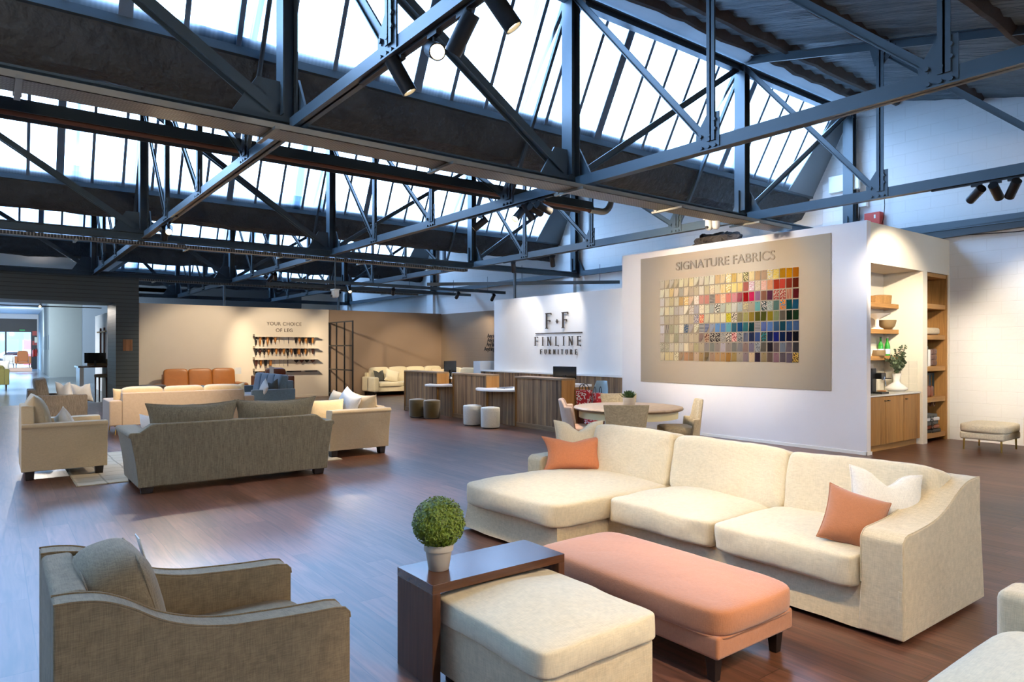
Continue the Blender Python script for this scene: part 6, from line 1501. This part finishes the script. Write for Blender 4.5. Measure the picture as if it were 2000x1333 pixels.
# extinguishers and signs on the dark jamb
for i, (x, lab) in enumerate(((2.70,'red fire extinguisher left of the pair by the entrance'),(2.87,'red fire extinguisher right of the pair by the entrance'))):
    t = thing('fire_extinguisher', lab, 'fire extinguisher', (x, 68.36, 1.0+.05*i))
    b = bm_(); lathe(b, [(0,0),(.075,0),(.085,.03),(.085,.5),(.03,.58),(.03,.62),(0,.62)], n=20); mesh_obj('cylinder', b, M['red'], t)
    b = bm_(); tube(b, [(0,0,.6),(.06,-.02,.66),(.1,-.02,.5),(.08,-.06,.25)], .014, 6); box(b, -.05,-.02,.62,.08,.02,.66); mesh_obj('hose', b, M['black'], t)
    bx_thing('fire_notice', (.14,.02,.36), M['red'], ['red fire notice above the left extinguisher','red fire notice above the right extinguisher'][i], 'sign', (x, 68.47, 1.95), bevel=.003)
bx_thing('fire_sign', (.30,.02,.38), M['red'], 'square red fire sign high on the dark jamb by the entrance', 'sign', (2.78, 68.47, 2.75), bevel=.003)
bx_thing('call_point_box', (.2,.06,.46), M['cream_light'], 'cream control box below the red fire sign', 'control box', (2.88, 68.44, 2.32-.15), bevel=.01)
bx_thing('exit_light', (.36,.06,.12), plain('exit_green','30a050',.5), 'small green exit light over the glass doors', 'exit sign', (1.95, 68.44, 3.12), bevel=.01)
# olive sofa far left, desk with monitor and bar chair
sofa('olive_sofa', 'olive green sofa at the left picture edge beyond the portal', 'sofa', (-.55, 34.2, 0), PI, 2.2, 1.0, fabric('olive_cloth','6f6a3c',.08), back=.85, arm=.85, nseat=2, bc_top=1.0, base=.22, leg='taper')
pillow_thing('pale cushion on the olive sofa beyond the portal', (.32, 34.1, .75), PI, .5, .45, .15, M['white_f'], tilt=.2, seed=31)
t = thing('service_desk', 'high service desk with brown top beyond the portal', 'desk', (2.9, 28.3, 0))
b = bm_(); box(b, -.55,-.6,1.0,.5,.7,1.05); mesh_obj('top', b, M['walnut'], t)
b = bm_(); box(b, -.5,-.58,0,-.38,.68,1.0); mesh_obj('end_panel', b, M['ceramic'], t)
b = bm_(); box(b, .3,-.5,0,.45,.65,1.0); mesh_obj('back_panel', b, M['grey_block'], t)
b = bm_(); box(b, -.16,.6,1.05,.5,.68,1.28); mesh_obj('upstand', b, M['basket'], t)
monitor(2.92, 28.35, 1.05, .66, .36, 0, 'black monitor on the service desk beyond the portal')
t = thing('bar_chair', 'pale upholstered high chair at the service desk beyond the portal', 'chair', (3.0, 26.9, 0), -PI/2+.2)
b = bm_(); superq(b, (0,0,.74), (.46,.44,.12), k=6, n=8); mesh_obj('seat', b, M['grey_f'], t, ang=80)
b = bm_(); superq(b, (0,.0,0), (.46,.08,.62), k=6, n=8); leaned(b, -.18, (0,.24,1.08)); mesh_obj('backrest', b, M['grey_f'], t, ang=80)
for sx in (-1, 1):
    for sy in (-1, 1):
        b = bm_(); box(b, sx*.19-.02,sy*.17-.02,0,sx*.19+.02,sy*.17+.02,.7,taper=.8); mesh_obj('leg', b, M['leg_brown'], t)
t = thing('hanging_rail', 'brown ladder rail fixed on the white partition beyond the portal', 'rail', (3.38, 30.2, 1.2))
for y in (-.55,.55):
    b = bm_(); box(b, -.06,y-.04,0,0,y+.04,1.25); mesh_obj('upright', b, M['leg_brown'], t)
b = bm_(); box(b, -.08,-1.1,1.08,-.02,1.3,1.13); mesh_obj('crossbar', b, M['basket'], t)
for i, y in enumerate((49.5,53,57)):
    bx_thing('wall_picture', (.05,.9,.9), M['blue_grey'], ['dark framed picture on the pale wall, nearest of three','middle dark framed picture on the pale wall','farthest dark framed picture on the pale wall'][i], 'picture', (2.70+(y-48)*.018, y, 1.6), bevel=.01)
track((-6, 30, 3.2), (3.3, 30, 3.2), 'black lighting track across the room beyond the portal, nearer one')
track((-6, 33.5, 3.55), (3.3, 33.5, 3.55), 'black lighting track across the room beyond the portal, farther one')

# ================================================================== TRACKS AND LAMPS
track((2.36, -1.0, 3.79), (2.36, 5.1, 3.79), 'black lighting track under the nearest left cross truss')
track((6.2, 7.2, 3.79), (6.2, 9.3, 3.79), 'black lighting track under the middle cross truss of the second bay')
track((10.1, 1.0, 3.79), (10.1, 3.9, 3.79), 'black lighting track under the cross truss near the white wall')
track((10.1, 10.9, 3.79), (10.1, 13.6, 3.79), 'black lighting track before the logo wall')
track((2.36, 12.0, 3.79), (2.36, 13.4, 3.79), 'black lighting track with the glaring spotlight over the lounge')
track((6.2, 17.3, 3.79), (6.2, 20.0, 3.79), 'black lighting track before the leg display wall')
z = 3.775
track_light((2.36, 4.45, z), (4.3, 3.6, 0), 'lit track spotlight pointing right, lowest of the four overhead', 50, 50)
track_light((2.36, 3.96, z), (.9, .3, 1.7), 'glaring track spotlight overhead, second of the four', 14, 60)
track_light((2.36, 3.60, z), (1.5, 6.1, 0), 'unlit looking track spotlight overhead seen from its back', 75, 32, strong=False)
track_light((2.36, 3.22, z), (4.4, 2.0, 0.3), 'bright track spotlight cut by the top picture edge', 45, 50)
track_light((6.2, 8.95, z), (2.6, 11.8, .0), 'small lit track spotlight aimed left under the middle truss', 170, 46)
for i, (y, tg) in enumerate(((7.95,(2.4,7.2,0)),(7.75,(7.6,7.1,.8)),(7.6,(10.76,8.6,2.6)),(7.42,(10.76,7.6,2.4)))):
    track_light((6.2, y, z), tg, 'dark track spotlight %s of the cluster left of the duct bend' % ['first','second','third','fourth'][i], (110,110,90,110)[i], (50,46,52,52)[i], strong=i != 1)
for i, (y, tg) in enumerate(((3.37,(11.6,5.1,2.7)),(3.16,(13.9,3.2,1.6)),(2.97,(12.9,5.1,1.2)))):
    track_light((10.1, y, z), tg, 'brown black track spotlight at the right, %s of three' % ['left','middle','right'][i], (100,130,90)[i], (50,56,50)[i], strong=False, color=NEUT)
for i, (y, tg) in enumerate(((13.2,(11.08,14.2,1.9)),(11.75,(11.08,12.6,2.2)))):
    track_light((10.1, y, z), tg, ['dark track spotlight hanging before the logo wall, farther one','dark track spotlight hanging before the logo wall, nearer one'][i], 17, 70, strong=False, color=(1,.9,.76))
track_light((2.36, 12.59, z), (1.2, 7.0, .9), 'dazzling track spotlight above the lounge group at the left', 60, 60)
track_light((2.36, 12.95, z), (2.8, 16.5, .5), 'dark track spotlight just beyond the dazzling one', 150, 56, strong=False)
for i, (y, tg) in enumerate(((18.9,(7.6,22.8,1.5)),(19.25,(5.2,22.8,1.4)),(19.55,(10.9,22.8,1.3)))):
    track_light((6.2, y, z), tg, 'dark track spotlight over the leg wall area, %s of three' % ['nearest','middle','farthest'][i], (130,90,150)[i], (50,60,44)[i], strong=False, color=(1,.84,.62))
for i, (x, y, tg, w) in enumerate(((9.6,18.5,(11.5,22.8,1.1),55),(11.9,18.5,(12.6,22.5,.8),110),(13.3,18.5,(13.9,21.5,.9),60),(8.2,18.5,(7.2,14.5,0),90))):
    track_light((x, y, 3.5), tg, 'dark track spotlight on the near bar before the brown wall, %s from left' % ORD[[1,2,3,0][i]], w*.8, 56, strong=False, color=(1,.82,.58))
track_light((-1.5, 30, 3.18), (2.2, 33, 0), 'track spotlight beyond the portal at the left', 120, 70, color=(1,.9,.8)) 
track_light((1.55, 33.5, 3.53), (1.0, 28, 1.2), 'glowing track spotlight beyond the portal, right one', 80, 70, color=(1,.9,.8))
# added bare spots without fixtures, brightening the seating, counters and walls
for x, y, tg, w, dg in ((2.36,1.0,(4.3,3.2,.3),44,50),(2.36,-.5,(2.35,2.5,.3),105,36),(4.2,-1.2,(3.1,.8,.4),55,44),(2.36,2.0,(4.9,4.8,.5),38,46),(10.1,1.4,(5.6,3.2,.4),58,50),(10.1,2.2,(8.2,6.6,.6),110,60),
                        (10.1,1.8,(10.0,4.2,0),70,60),(10.1,11.2,(8.6,11.4,.5),90,60),(10.1,12.6,(8.6,14.6,.5),90,60),(6.2,9.2,(4.4,10.4,.4),90,50),
                        (6.2,7.3,(10.78,7.4,1.6),70,84),(6.2,14.0,(11.1,12.6,1.9),30,80)):
    spot((x, y, z-.1), tg, w, dg, .7)
for x, y, tg, w in ((4.5,-2.0,(3.2,1.6,.4),60),(2.36,-4.0,(5.5,9,1.0),42),(6.2,-3.5,(10.8,8,1.5),50),(10.1,-3.0,(13.5,5,1.8),60),(-4,3,(2.2,12,.6),90),(-4.5,9,(2.4,16,.6),90)):
    spot((x, y, z-.1), tg, w, 110, .9, NEUT, .08)  # added wide fill beams, no fixtures, mostly behind and beside the viewer
for x, y, tg, w in ((-1.5,29.9,(1.2,38,1),420),(1.0,33.4,(2.6,47,1.5),420),(-1,45,(1,58,1.5),500),(1.5,56,(1.5,66,1),260)):
    spot((x, y, 3.1), tg, w, 140, .9, (.82,.92,1.0), .1)  # added cool fill beams that brighten the room beyond the portal like daylight
